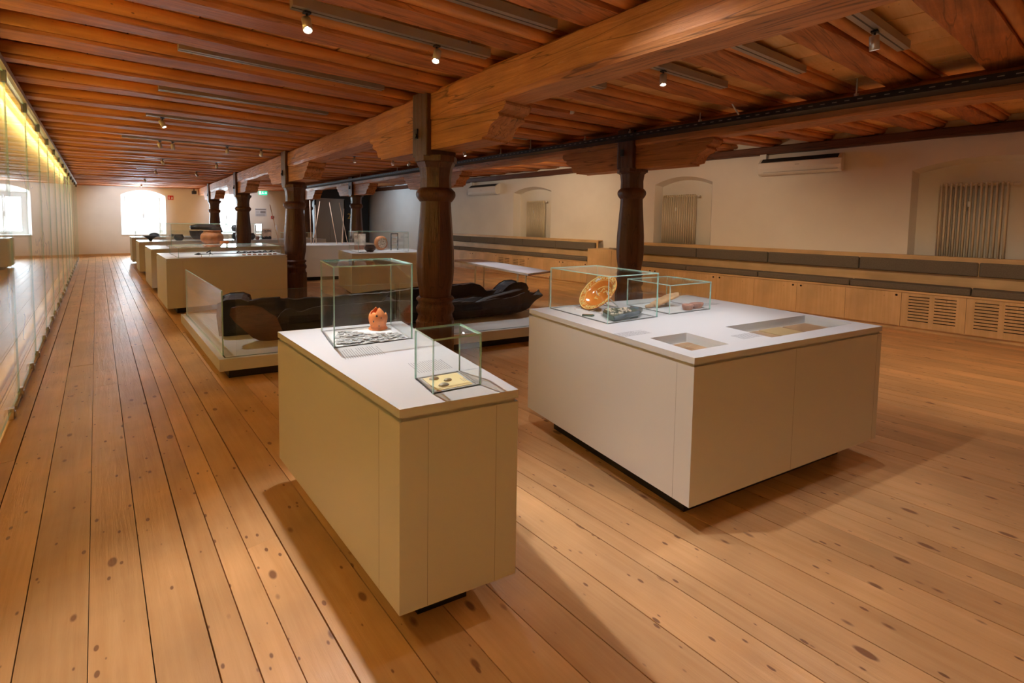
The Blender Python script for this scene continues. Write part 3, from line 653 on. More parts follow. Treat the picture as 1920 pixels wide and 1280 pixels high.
# ------------------------------------------------------------------ exhibits on the near case
def ragged_pot(c, prof, top, n=40, mi=0, th=.006):
    """thrown pot with a broken rim: top(angle) gives the rim height"""
    v = []; f = []; K = 14; zmax = prof[-1][0]
    for inner in (0, 1):
        for j in range(K+1):
            for k in range(n):
                a = 2*math.pi*k/n; zt = top(a); z = prof[0][0]+(zt-prof[0][0])*j/K; r = interp(prof, z)-(th if inner else 0)
                if inner: z = max(z, .006)
                v.append((c[0]+r*math.cos(a), c[1]+r*math.sin(a), c[2]+z))
    Nn = (K+1)*n
    for j in range(K):
        for k in range(n):
            q = (j*n+k, j*n+(k+1) % n, (j+1)*n+(k+1) % n, (j+1)*n+k); f.append(q); f.append(tuple(Nn+i for i in q[::-1]))
    for k in range(n): f.append((K*n+k, K*n+(k+1) % n, Nn+K*n+(k+1) % n, Nn+K*n+k))
    f.append(tuple(range(n-1, -1, -1)))
    return MB().add(v, f, mi, True)
pc = onz((709, 616), .903)
rr = random.Random(8)
tops = [(0, .085), (25, .07), (40, .095), (70, .12), (95, .128), (120, .10), (135, .115), (160, .095), (185, .088), (200, .105), (222, .10), (240, .125), (262, .13), (285, .118), (300, .09), (315, .098), (335, .078), (360, .085)]
t = thing('broken_pot', 'broken orange clay money pot standing behind the coins', 'pot', pc)
ragged_pot(pc, [(0, .052), (.008, .053), (.016, .047), (.03, .047), (.05, .054), (.07, .056), (.09, .052), (.11, .04), (.135, .022)], lambda a: interp(tops, math.degrees(a) % 360)+rr.uniform(-.003, .003), 48).build('pot_wall', M_terra, t)
m = MB(); m.lathe([(.055, 0), (.056, .006), (.048, .012)], pc, 30); m.build('foot', M_terra, t)
m = MB()
for a, zz, s in ((215, .055, .004), (235, .085, .006), (250, .03, .004), (195, .03, .003), (262, .075, .003)):
    r_ = interp([(0, .052), (.016, .047), (.03, .047), (.05, .054), (.07, .056), (.09, .052), (.11, .04)], zz)+.0005; aa = R(a)
    m.lathe([(.0, .0), (s, .0)], n=8, M=Matrix.Translation((pc.x+r_*math.cos(aa), pc.y+r_*math.sin(aa), pc.z+zz)) @ Matrix.Rotation(aa, 4, 'Z') @ Matrix.Rotation(R(90), 4, 'Y') @ Matrix.Scale(1.6, 4, (1, 0, 0)), caps=False)
m.build('chips', M_pot2, t)
m = MB(); m.prism(quad_rect(1.10, 2.385, .345, .34, -.201), .9003, .9035)
tag(m.build('display_board', M_paper), 'white board lying under the coins inside the tall vitrine', 'board')
coin = MB().lathe([(.0105, 0), (.0125, .0003), (.0125, .0015), (.0115, .0018), (.0095, .0014), (0.0, .0015)], n=18, caps=False)
mproto = None; cnt = 0; rr = random.Random(21)
ca = [(.91, 2.27), (1.06, 2.205), (1.25, 2.18), (1.29, 2.30), (1.17, 2.36), (1.12, 2.45), (1.03, 2.545), (.985, 2.47)]
def inside(p, poly):
    r_ = False; n = len(poly)
    for i in range(n):
        (x1, y1), (x2, y2) = poly[i], poly[(i+1) % n]
        if (y1 > p[1]) != (y2 > p[1]) and p[0] < (x2-x1)*(p[1]-y1)/(y2-y1)+x1: r_ = not r_
    return r_
placed = []
for k in range(4000):
    if cnt >= 150: break
    p = (rr.uniform(.92, 1.29), rr.uniform(2.18, 2.55))
    if not inside(p, ca) or (Vector(p)-Vector((pc.x, pc.y))).length < .07: continue
    dd = [(Vector(p)-Vector(q)).length for q in placed]
    if dd and min(dd) < .0135: continue
    ov = sum(1 for q in dd if q < .028); placed.append(p)
    if mproto is None:
        mproto = coin.build('silver_coin', M_coin); o = mproto
    else: o = mproto.copy(); COL.objects.link(o)
    if cnt in (17, 33): o.data = o.data.copy(); o.data.materials[0] = M_coing
    o.location = (p[0], p[1], .9037+.0021*min(ov, 4)); sc = rr.uniform(1.0, 1.22); o.scale = (sc, sc, 1.1)
    o.rotation_euler = (rr.uniform(-.09, .09) if ov else 0, rr.uniform(-.12, .12) if ov else 0, rr.uniform(0, 6))
    tag(o, 'small tarnished silver coin lying in the heap before the broken pot', 'coin', 'silver coins in the tall vitrine'); cnt += 1
M_warmlit = mat('warm_lit_board', (.95, .78, .38), .55)  # pale board, the glow of a warm lamp put into its yellow
m = MB(); m.prism(quad_rect(B[0], B[1], .155, .15, B[4]), .9003, .9028)
bd = tag(m.build('mount_board', M_warmlit), 'square mount board, warm light painted in as yellow, with printed caption inside the small glass cube', 'board')
m = MB(); Mm = Matrix.Translation((1.115, 1.455, .9029)) @ Matrix.Rotation(B[4]+R(90), 4, 'Z')
for i in range(4): m.box(-.022, .02-.008*(i % 2), .012-i*.008, .0135-i*.008, 0, .0004, 0, Mm)
m.build('printed_caption', M_ink, bd)
M_shell = mat('old_silver', (.42, .36, .26), .4, .4, bump=(80, .6, .004))
for (x, y, s, lab) in ((1.018, 1.537, .017, 'oval grey metal find at the back left of the mount board'), (1.052, 1.487, .014, 'small pale metal find in the middle of the mount board'), (1.008, 1.452, .018, 'dark oval metal find at the front of the mount board')):
    m = MB(); m.lathe([(.2*s, .009), (.6*s, .008), (.9*s, .005), (s, .001), (.9*s, 0)], n=16); o = m.build('metal_find', M_shell); o.location = (x, y, .903); o.rotation_euler = (.05, 0, -.2); o.scale = (1.25, .85, 1); tag(o, lab, 'find')

# ------------------------------------------------------------------ exhibits on the dish case
M_dish = mat('orange_glaze', (.62, .20, .035), .16, coat=.6, var=(9, .15))
M_slip = mat('pale_slip', (.80, .62, .24), .25, coat=.4)
M_sliplg = mat('bluish_slip', (.62, .60, .58), .3, coat=.3)
nrm = Vector((-.72, .18, .67)).normalized(); dc = onz((1121, 547), 1.030); RD = .168
q = nrm.to_track_quat('Z', 'Y').to_matrix().to_4x4(); MD = Matrix.Translation(dc) @ q
t = thing('glazed_dish', 'large orange glazed dish with pale slip patterns, tilted on its stand', 'dish', (dc.x, dc.y, .9))
prof = [(0, -.052), (.085, -.050), (.105, -.035), (.115, -.018), (.125, -.010), (.160, .002), (RD, .006), (RD+.001, .001), (.160, -.006), (.125, -.018), (.112, -.035), (.09, -.058), (0, -.060)]
m = MB().lathe(prof, n=64, M=MD, caps=False); m.build('dish_body', M_dish, t)
def ring(r0, r1, z, a0=0, a1=360, n=72, zf=None):
    mm = MB(); v = []; 
    for k in range(n+1):
        a = R(a0+(a1-a0)*k/n)
        for r_ in (r0, r1): v.append((r_*math.cos(a), r_*math.sin(a), interp([(0, -.0515), (.085, -.0495), (.105, -.0345), (.115, -.0175), (.125, -.0095), (.16, .0025), (RD, .0065)], r_)+.0008))
    return mm.add(v, [(2*k, 2*k+1, 2*k+3, 2*k+2) for k in range(n)], 0, True, MD)
m = ring(.1585, .1655, 0)
for (a, b) in ((.124, .1265), ): w_ = ring(a, b, 0); m.add(w_.v, w_.f)
def curve_on(pts, wd=.0022):
    mm = MB(); zf = lambda r_: interp([(0, -.0515), (.085, -.0495), (.105, -.0345), (.115, -.0175), (.125, -.0095), (.16, .0025), (RD, .0065)], r_)
    P = []
    for r_, a in pts: P.append(MD @ Vector((r_*math.cos(R(a)), r_*math.sin(R(a)), zf(r_)+.0012)))
    return mm.tube(P, wd, 5)
for k in range(14):
    a0 = k*25.7
    pts = [(.131+.012*(1+math.sin(s*1.1+k*2)), a0+s*1.6) for s in range(13)]
    w_ = curve_on(pts); m.add(w_.v, w_.f)
    pts = [(.134+.02*s/8, a0+(6 if k % 2 else 18)+6*math.sin(s*.9)) for s in range(9)]; w_ = curve_on(pts, .0026); m.add(w_.v, w_.f)
for (r0, a0) in ((.045, 60), (.06, 100), (.04, 150), (.065, 20), (.05, 200)):
    pts = [(r0+.012*math.sin(s*.7), a0+s*5) for s in range(9)]; w_ = curve_on(pts, .0035); m.add(w_.v, w_.f)
for (r_, a0, a1) in ((.088, 20, 150), (.078, 30, 120)): w_ = ring(r_, r_+.004, 0, a0, a1, 30); m.add(w_.v, w_.f)
m.build('slip_pattern', M_slip, t)
m = MB()
for k in range(7):
    pts = [(.132+.010*(1+math.cos(k+s*.9)), 118+s*2.2+k*1.5) for s in range(7)]; w_ = curve_on(pts, .0028); m.add(w_.v, w_.f)
m.build('blue_slip', M_sliplg, t)
st = thing('acrylic_stand', 'clear plastic stand holding up the orange dish', 'stand', (dc.x+.05, dc.y, .9))
bk = dc-nrm*.07
m = MB(); m.tube([(bk.x+.13, bk.y-.05, .9035), (bk.x+.0, bk.y-.05, .99), (bk.x-.02, bk.y-.05, 1.03)], .004, 6); m.tube([(bk.x+.13, bk.y+.05, .9035), (bk.x, bk.y+.05, .99), (bk.x-.02, bk.y+.05, 1.03)], .004, 6)
low = dc+(Vector((0, 0, -1))-nrm*(Vector((0, 0, -1)).dot(nrm))).normalized()*(RD-.004)
m.tube([(bk.x+.13, bk.y-.05, .904), (bk.x+.13, bk.y+.05, .904)], .004, 6); m.box(low.x-.05, low.x+.05, low.y-.07, low.y-.06, .9005, .906); m.box(low.x-.05, low.x+.05, low.y+.06, low.y+.07, .9005, .906)
m.build('rods', mat('clear_acrylic', (.75, .70, .62), .1), st)
# green glazed relief tile
M_gr = mat('green_glaze', (.045, .085, .055), .25, coat=.4, var=(14, .5), bump=(30, .4, .006)); M_bl = mat('blue_green_glaze', (.075, .10, .115), .25, coat=.4, var=(16, .5)); M_rel = mat('cream_relief', (.55, .44, .34), .35, coat=.3, var=(40, .5))
tp = [onz(p, .9) for p in ((1142.5, 584.4), (1166.9, 576.9), (1209, 587.2), (1209, 597.5), (1147.2, 604.1))]
t = thing('relief_tile', 'broken green glazed relief tile with pale figures, lying before the dish', 'tile', (2.83, 1.76, .9))
poly = [(2.65, 1.87), (2.75, 1.925), (2.95, 1.83), (2.935, 1.74), (2.79, 1.675), (2.55, 1.71), (2.57, 1.76)]
m = MB(); m.prism(poly, .9005, .935); m.build('tile_body', M_gr, t, .006)
m = MB(); e = [Vector((2.935, 1.745, .93)), Vector((2.87, 1.712, .932)), Vector((2.79, 1.682, .93)), Vector((2.67, 1.698, .928)), Vector((2.555, 1.712, .922))]
m.tube([p+Vector((0, 0, .0)) for p in e], [.019, .017, .02, .018, .013], 10); m.tube([(2.94, 1.755, .93), (2.945, 1.83, .93)], .014, 10); m.build('rope_border', M_bl, t)
m = MB(); rr = random.Random(4)
for k in range(60):
    x, y = rr.uniform(2.60, 2.88), rr.uniform(1.71, 1.89)
    if not inside((x, y), inset(poly, .028)): continue
    a = rr.uniform(0, 6); pts = [(x, y, .934)]
    for q_ in range(3): a += rr.uniform(-.8, .8); pts.append((pts[-1][0]+.010*math.cos(a), pts[-1][1]+.009*math.sin(a), .934+rr.uniform(0, .005)))
    m.tube(pts, [.003, .006, .005, .002], 7)
m.build('relief_figures', M_rel, t)
t = MB(); t.prism([(2.525, 1.955), (2.55, 1.97), (2.60, 1.915), (2.59, 1.895), (2.565, 1.895)], .9005, .913)
tag(t.build('green_shard', M_gr, None, .004), 'small green glazed shard lying left of the relief tile', 'shard')
M_bone = mat('ochre_clay', (.52, .30, .14), .7, var=(10, .25), bump=(30, .4, .006)); M_mould = mat('pinkish_clay', (.46, .22, .15), .75, var=(14, .3), bump=(40, .5, .008))
# sloping clay piece and moulds in the low vitrine
t = thing('clay_tool', 'ochre clay piece lying aslant on a stand in the low vitrine', 'find', (3.3, 1.78, .9))
m = MB(); Mt = Matrix.Translation((3.355, 1.795, .950)) @ Matrix.Rotation(-.25, 4, 'Z') @ Matrix.Rotation(-.30, 4, 'Y')
m.prism([(-.13, -.045), (.12, -.055), (.17, -.01), (.10, .05), (-.10, .045)], -.008, .008, 0, Mt); m.build('slab', M_bone, t, .004)
m = MB(); m.tube([(3.24, 1.81, .917), (3.20, 1.82, .918), (3.155, 1.83, .914)], [.013, .016, .011], 10); m.build('tip', M_bone, t)
m = MB(); m.box(3.385, 3.42, 1.775, 1.80, .9005, .935); m.build('prop', mat('prop_acrylic', (.7, .66, .6), .1), t)
for (x, y, a, sx, sy, lab) in ((3.375, 1.605, .1, .052, .04, 'pinkish oval clay mould at the front of the low vitrine'), (3.50, 1.595, -.2, .075, .034, 'longer pinkish clay mould right of the oval one')):
    t = thing('clay_mould', lab, 'mould', (x, y, .9)); Mt = Matrix.Translation((x, y, .9005)) @ Matrix.Rotation(a, 4, 'Z') @ Matrix.Scale(sx/.05, 4, (1, 0, 0)) @ Matrix.Scale(sy/.05, 4, (0, 1, 0))
    MB().lathe([(.038, 0), (.048, .02), (.052, .036), (.047, .040), (.036, .037), (.03, .028), (0, .027)], n=20, M=Mt, caps=False).build('mould_body', M_mould, t)
    MB().lathe([(.0, .032), (.018, .031), (.024, .028)], n=14, M=Mt, caps=False).build('cavity_figure', M_bone, t)
# painted wood panels in the sunken wells
M_pan1 = wood('old_panel', (.55, .33, .17), (.34, .17, .08), 'X', rough=.7, bump=.4, wear=(.7, .52, .34)); M_pan2 = wood('yellow_panel', (.62, .44, .2), (.5, .32, .13), 'X', rough=.7, bump=.3)
def panel(c, w, d, a, mm, lab):
    m = MB(); m.prism(quad_rect(c[0], c[1], w, d, a), .8445, .857); tag(m.build('painted_panel', mm, None, .003), lab, 'panel')
panel((2.463, 1.157), .235, .20, -.241, M_pan1, 'brown carved panel lying in the small sunken well')
def w2(u, v): c, s = math.cos(-.245), math.sin(-.245); return (3.398+c*u-s*v, .92+s*u+c*v)
panel(w2(-.28, 0), .2, .22, -.245, M_pan1, 'dark ridged panel at the left of the long well')
panel(w2(-.04, 0), .23, .23, -.245, M_pan2, 'yellowish painted panel in the middle of the long well')
panel(w2(.24, 0), .27, .22, -.245, M_pan1, 'brown painted panel at the right of the long well')

# ------------------------------------------------------------------ log boat on its platform
PP = [(.83, 4.90), (4.86, 3.82), (4.97, 5.5), (.84, 7.62)]
t = thing('boat_platform', 'low white platform with black plinth carrying the log boat', 'platform', (2.8, 5.4, 0))
MB().prism(inset(PP, .09), 0, .105).build('plinth', M_black, t)
MB().prism(PP, .095, .212).build('deck', M_case, t, .002)
m = MB(); P2 = inset(PP, .05); k = len(P2)
for i in range(k):
    a, b = Vector(P2[i]), Vector(P2[(i+1) % k]); d = (b-a).normalized(); nn = Vector((-d.y, d.x))
    m.prism([tuple(a), tuple(b), tuple(b+nn*.012), tuple(a+nn*.012)], .212, .2135)
m.build('glass_groove', M_gapd, t)
def barrier(a, b, lab, z1=.85):
    a, b = Vector(a), Vector(b); d = (b-a).normalized(); nn = Vector((-d.y, d.x))*.006; q = [a-nn, b-nn, b+nn, a+nn]
    m = MB(); m.prism([tuple(p) for p in q], .2136, z1); m.m = [0, 1, 0, 1, 1, 1]
    tag(m.build('glass_barrier', [M_glass, M_edge]), lab, 'glass barrier', 'glass barriers round the boat')
fa = math.atan2(3.82-4.90, 4.86-.83); fx = Vector((math.cos(fa), math.sin(fa)))
barrier((.885, 5.03), (.885, 7.4), 'tall glass barrier on the left edge of the boat platform, reflecting floorboards')
p0 = Vector((.98, 4.93)); barrier(tuple(p0), tuple(p0+fx*1.55), 'glass barrier along the front of the boat platform, left of the near column')
barrier(tuple(p0+fx*1.60), tuple(p0+fx*3.6), 'glass barrier along the front of the boat platform, right of the near column')

ba = R(-15); bax = Vector((math.cos(ba), math.sin(ba), 0)); bay = Vector((-bax.y, bax.x, 0)); b0 = Vector((4.218, 4.603, 0))
def bp_(s, n, z): return b0+bax*s+bay*n+Vector((0, 0, z))
t = thing('log_boat', 'blackened prehistoric log boat, broken in pieces, lying on the white platform', 'log boat', bp_(-1.4, .35, .22))
rr = random.Random(33)
ztn = [(-2.86, .42), (-2.8, .53), (-2.7, .545), (-2.62, .50), (-2.45, .548), (-1.6, .56), (-.8, .49), (-.5, .477), (.1, .49), (.25, .53), (.36, .548), (.45, .50), (.59, .505)]
ztf = [(-3.2, .5), (-3.1, .585), (-2.8, .575), (-2.6, .55), (-2.3, .555), (-1.6, .56), (-1.0, .60), (-.5, .61), (-.2, .625), (-.05, .58), (0, .50), (.35, .53), (.45, .52), (.59, .51)]
def hull_section(s, rag):
    zb = interp([(-2.9, .226), (.3, .226), (.42, .25), (.5, .33), (.63, .47)], s); wd = interp([(-2.9, .66), (-1, .74), (.2, .70), (.45, .5), (.63, .2)], s); c = interp([(-2.9, .36), (.3, .36), (.45, .27), (.63, .13)], s)
    zn, zf = max(zb+.03, interp(ztn, s)+rag[0]), max(zb+.03, interp(ztf, s)+rag[1]); th = .045
    o = [(c-wd/2, zn), (c-wd/2-.015, zb+(zn-zb)*.55), (c-wd/2+.05, zb+.05), (c-wd/2+.16, zb), (c+wd/2-.16, zb), (c+wd/2-.05, zb+.05), (c+wd/2+.015, zb+(zf-zb)*.55), (c+wd/2, zf)]
    i = [(c+wd/2-th, zf-.004), (c+wd/2-th, zb+(zf-zb)*.55), (c+wd/2-.12, zb+.1), (c+.12*wd, zb+.07), (c-.12*wd, zb+.07), (c-wd/2+.12, zb+.1), (c-wd/2+th, zb+(zn-zb)*.55), (c-wd/2+th, zn-.004)]
    return o+i
m = MB(); n = 74; K = 16; v = []; ra = [0, 0]
for i in range(n+1):
    s = -2.86+(3.49)*i/n; ra = [ra[0]*.6+rr.uniform(-.008, .008), ra[1]*.6+rr.uniform(-.008, .008)]
    v += [bp_(s, a+rr.uniform(-.004, .004), b+rr.uniform(-.003, .003)) for a, b in hull_section(s, ra)]
m.add(v, [(i*K+q, (i+1)*K+q, (i+1)*K+(q+1) % K, i*K+(q+1) % K) for i in range(n) for q in range(K)]+[tuple(range(K)), tuple(range((n+1)*K-1, n*K-1, -1))])
hull = m.build('hull', M_boat, t)
def blob(cs, rs, nn=12):
    mm = MB(); mm.tube(cs, rs, nn); return mm
def slabp(pts, n0, n1):
    mm = MB(); k = len(pts); v = [bp_(s, n0, z) for s, z in pts]+[bp_(s, n1, z) for s, z in pts]
    return mm.add(v, [(i, (i+1) % k, (i+1) % k+k, i+k) for i in range(k)]+[tuple(range(k)), tuple(range(2*k-1, k-1, -1))])
slabp([(-3.28, .585), (-3.22, .60), (-3.08, .592), (-3.0, .565), (-2.93, .50), (-2.86, .45), (-2.83, .36), (-2.80, .27), (-2.84, .222), (-2.92, .218), (-3.02, .236), (-3.08, .27), (-3.16, .36), (-3.25, .46), (-3.29, .53)], -.02, .05).build('broken_stern_piece', M_boatr, t, .012)
m = slabp([(-3.42, .24), (-3.44, .45), (-3.43, .58), (-3.36, .61), (-3.22, .61), (-3.16, .58), (-3.12, .40), (-3.10, .225), (-3.3, .222)], .38, .95)
m.build('stern_block', M_boatb, t, .02)
slabp([(-3.15, .225), (-3.15, .55), (-3.0, .575), (-2.82, .575), (-2.75, .3), (-2.75, .225)], .62, .69).build('far_side_piece', M_boat, t, .012)
m = slabp([(.10, .30), (.12, .43), (.2, .52), (.28, .585), (.36, .618), (.48, .622), (.55, .60), (.58, .55), (.56, .48), (.5, .42), (.45, .3)], .40, .72); m.build('end_block', M_boatb, t, .04, 3)
slabp([(-.35, .40), (-.2, .46), (0, .50), (.2, .535), (.36, .56), (.44, .545), (.4, .45), (.1, .36)], .12, .3).build('inner_ridge', M_boat, t, .02)
slabp([(-1.55, .24), (-1.55, .45), (-1.47, .52), (-1.38, .45), (-1.36, .24)], .06, .66).build('cross_rib', M_boat, t, .02)
slabp([(-2.2, .50), (-1.6, .56), (-.9, .585), (-.2, .60), (-.15, .57), (-.8, .53), (-1.7, .52), (-2.2, .47)], .80, .86).build('loose_strake', M_boat, t, .012)

# ------------------------------------------------------------------ white lectern table
TB = [(5.044, 4.973), (5.664, 5.064), (6.18, 7.66), (5.58, 7.74)]
t = thing('reading_table', 'long thin white table top on slim legs behind the boat', 'table', (5.6, 6.3, 0))
MB().prism(TB, .715, .75).build('table_top', M_top, t, .002)
MB().prism(inset(TB, .05), .7502, .7508).build('printed_sheet', mat('print_blue_grey', (.74, .75, .82), .4), t)
for (x, y) in ((5.42, 5.6), (5.62, 5.6), (5.68, 7.1), (5.9, 7.1)):
    m = MB(); m.box(x-.012, x+.012, y-.012, y+.012, 0, .716); m.build('leg', M_white, t)

# ------------------------------------------------------------------ bench along the right wall
XF = 9.12
def seg_label(i, n, run): return '%s from the pine block on the %s' % (ordn[i], run)
# right run
ys = [-1.74+.69*k for k in range(12)]        # -1.74 ... 5.85
def cabinet(y0, y1, kind, label, knob=1):
    t = thing('bench_cabinet', label, 'cabinet', (XF, y0, .05), 'pine cabinets under the bench')
    MB().box(XF+.0195, 9.54, y0+.001, y1-.001, .051, .575).build('carcass', M_bench, t)
    m = MB(); m.box(XF, XF+.019, y0+.002, y1-.002, .06, .57); d = m.build('door', M_bench, t)
    yk = y1-.06 if knob > 0 else y0+.06
    if kind == 'door':
        m = MB(); m.lathe([(.0, -.001), (.016, -.0012), (.016, .001)], n=16, M=Matrix.Translation((XF, yk, .525)) @ Matrix.Rotation(R(90), 4, 'Y'), caps=False); m.build('finger_hole', M_sub, d)
    else:
        m = MB(); wd = y1-y0
        for c in range(2):
            ya = y0+wd*(.14+.41*c); yb = ya+wd*.33
            for k in range(9 if kind == 'vent' else 8): m.box(XF-.0012, XF+.001, ya, yb, .155+k*.045, .167+k*.045)
        m.build('vent_slots', M_sub, d)
n = len(ys)-1
for i in range(n):
    v = (-.5 < ys[i] < .9)
    k = n-1-i
    if v: cabinet(ys[i], ys[i+1], 'vent', 'slotted pine vent cabinet under the bench, %s' % ('beside the plain doors' if ys[i] > .2 else 'at the right edge'))
    else: cabinet(ys[i], ys[i+1], 'door', 'knotty pine bench cabinet door, right run, '+ordn[k]+' from the pine block', 1 if i % 2 else -1)
zl = [6.94+.0, 7.16, 7.79, 8.42, 9.06, 9.70, 10.34, 10.98, 11.62, 12.26, 12.9, 13.54, 14.18, 14.82]
for i, (a, b) in enumerate(zip(zl, zl[1:])):
    v = 9.0 < a < 10.0
    if v: cabinet(a, b, 'vent8', 'slotted pine vent cabinet on the far bench run, %s' % ('nearer the block' if a < 9.5 else 'farther from the block'))
    else: cabinet(a, b, 'door', 'pale pine bench cabinet, far run, '+ordn[i]+' from the pine block', 1 if i % 2 else -1)
def run(y0, y1, lab):
    m = MB(); m.box(XF+.03, XF+.06, y0, y1, 0, .05); tag(m.build('toe_kick', M_benchY), 'recessed pine toe board under the bench cabinets, '+lab, 'board', 'bench boards')
    m = MB(); m.box(XF-.006, 9.544, y0, y1, .576, .602); tag(m.build('seat_board', M_benchY), 'continuous pine seat board on the bench cabinets, '+lab, 'seat', 'bench boards')
    t = thing('bench_ledge', 'pine bench back with a flat ledge along the wall, '+lab, 'ledge', (9.6, y0, .58), 'bench boards')
    m = MB(); m.box(9.545, 9.57, y0, y1, .576, 1.0995); m.build('back_panel', M_benchY, t); m = MB(); m.box(9.54, XR-.002, y0, y1, 1.10, 1.125); m.build('ledge', M_benchY, t)
run(-1.74, 5.85, 'right of the pine block'); run(6.94, 14.82, 'beyond the pine block')
def cushion(x0, x1, y0, y1, z0, z1, lab, grp, tilt=0):
    m = MB(); m.box(x0, x1, y0+.004, y1-.004, z0, z1); o = m.build('seat_cushion' if z1-z0 < .1 else 'back_cushion', M_cush, None, .02, 3); tag(o, lab, 'cushion', grp)
sb = [-1.08+1.375*k for k in range(6)]; sb[-1] = 5.83
for i, (a, b) in enumerate(zip(sb, sb[1:])): cushion(XF+.02, 9.47, a, b, .6025, .70, 'grey-brown seat cushion, right bench, %s from the pine block' % ordn[4-i], 'bench seat cushions')
bb = [-1.13+1.375*k for k in range(6)]; bb[-1] = 5.83
for i, (a, b) in enumerate(zip(bb, bb[1:])): cushion(9.475, 9.543, a, b, .86, 1.062, 'grey-brown back cushion, right bench, %s from the pine block' % ordn[4-i], 'bench back cushions')
sb = [6.96, 8.47, 9.765, 11.04, 12.31, 13.6, 14.8]
for i, (a, b) in enumerate(zip(sb, sb[1:])): cushion(XF+.02, 9.47, a, b, .6025, .70, 'grey-brown seat cushion, far bench, %s from the pine block' % ordn[i], 'bench seat cushions')
bb = [6.98, 8.32, 9.61, 10.88, 12.13, 13.45, 14.8]
for i, (a, b) in enumerate(zip(bb, bb[1:])): cushion(9.475, 9.543, a, b, .86, 1.062, 'grey-brown back cushion, far bench, %s from the pine block' % ordn[i], 'bench back cushions')
t = thing('pine_block', 'square pine block between the two bench runs, topped by a tablet', 'cabinet', (9.4, 6.4, 0))
MB().box(XF-.02, XR-.002, 5.87, 6.92, 0, .93).build('block_body', M_bench, t, .004)
m = MB(); m.box(XF-.021, XF-.0195, 6.22, 6.224, .02, .91); m.build('panel_joint', M_sub, t)
t = thing('tablet', 'dark tablet screen resting on the pine block', 'tablet', (9.35, 6.2, .93)); Mt = Matrix.Translation((9.35, 6.2, .958)) @ Matrix.Rotation(.1, 4, 'Y')
MB().box(-.12, .12, -.18, .18, -.006, .006, 0, Mt).build('screen', M_dark, t, .004); MB().box(-.13, .13, -.19, .19, -.012, -.0062, 0, Mt).build('tray', M_alu, t)

# ------------------------------------------------------------------ radiators, air conditioners
def radiator(y0, y1, z0, z1, n, lab):
    t = thing('radiator', lab, 'radiator', (XR+.12, y0, z0), 'tubular radiators in the wall niches'); x = XR+.09
    p = (y1-y0)/n
    for i in range(n):
        y = y0+p*(i+.5); m = MB()
        [m.tube([(x+dx, y, z0), (x+dx, y, z1-.03)], .0145, 8) for dx in (0, .045, .09)]; m.tube([(x, y, z1-.035), (x+.01, y, z1-.005), (x+.04, y, z1), (x+.08, y, z1-.005), (x+.09, y, z1-.035)], .0145, 8)
        m.build('radiator_column', M_rad, t)
    m = MB(); m.tube([(x+.04, y0, z1-.03), (x+.04, y1, z1-.03)], .02, 10); m.build('header_pipe', M_rad, t)
    m = MB(); m.tube([(x+.04, y0-.02, z1-.03), (x+.04, y0-.09, z1-.03)], [.02, .024], 12); m.build('valve', M_white, t)
    m = MB(); ym = y0+(y1-y0)*.55; m.box(x-.024, x-.014, ym-.012, ym+.012, z1-.36, z1-.28); m.build('heat_meter', M_white, t)
radiator(.0, .74, 1.12, 2.24, 14, 'tall cream tubular radiator in the nearest niche, at the right edge')
radiator(4.60, 5.38, 1.10, 2.22, 15, 'tall cream tubular radiator in the niche right of the bench column')
radiator(9.12, 9.83, 1.10, 2.20, 15, 'tall cream tubular radiator in the farthest niche')
def aircon(y0, y1, z0, z1, lab):
    t = thing('air_conditioner', lab, 'air conditioner', (9.65, (y0+y1)/2, z0), 'wall-mounted air conditioners'); xb = XR-.002
    prof = [(xb, z0+.03), (xb-.12, z0), (xb-.185, z0+.03), (xb-.215, z0+.12), (xb-.20, z1-.10), (xb-.06, z1), (xb, z1)]
    def ext(a, b, pr): 
        k = len(pr); m = MB(); return m.add([(x, a, z) for x, z in pr]+[(x, b, z) for x, z in pr], [(i, i+k, (i+1) % k+k, (i+1) % k) for i in range(k)]+[tuple(range(k)), tuple(range(2*k-1, k-1, -1))])
    ext(y0, y1, prof).build('casing', M_white, t, .012, 3)
    m = MB(); d = Vector((xb-.06-(xb-.20), 0, .10)); L = d.length
    Mg = Matrix.Translation((xb-.20, 0, z1-.10)) @ Matrix.Rotation(-math.atan2(.10, .14), 4, 'Y')
    for k in range(4): m.box(.02+k*.035, .045+k*.035, y0+.06, y1-.05, .0005, .006, 0, Mg)
    m.build('intake_grille', M_dark, t)
    m = MB(); m.box(xb-.206, xb-.19, y0+.05, y1-.1, z0+.048, z0+.05); m.build('outlet_flap', M_gapd, t)
    m = MB(); yc = (y0+y1)/2; m.box(xb-.2115, xb-.205, yc-.035, yc+.035, z0+.165, z0+.172); m.build('maker_mark', M_ink, t)
    m = MB(); m.box(xb-.10, xb, y1-.11, y1-.0, z1-.01, z1+.12); m.build('duct_cover', M_white, t)
aircon(1.95, 3.27, 2.515, 2.84, 'white wall air conditioner above the plain wall right of the column')
aircon(10.95, 12.4, 2.44, 2.80, 'white wall air conditioner seen right of the near column')

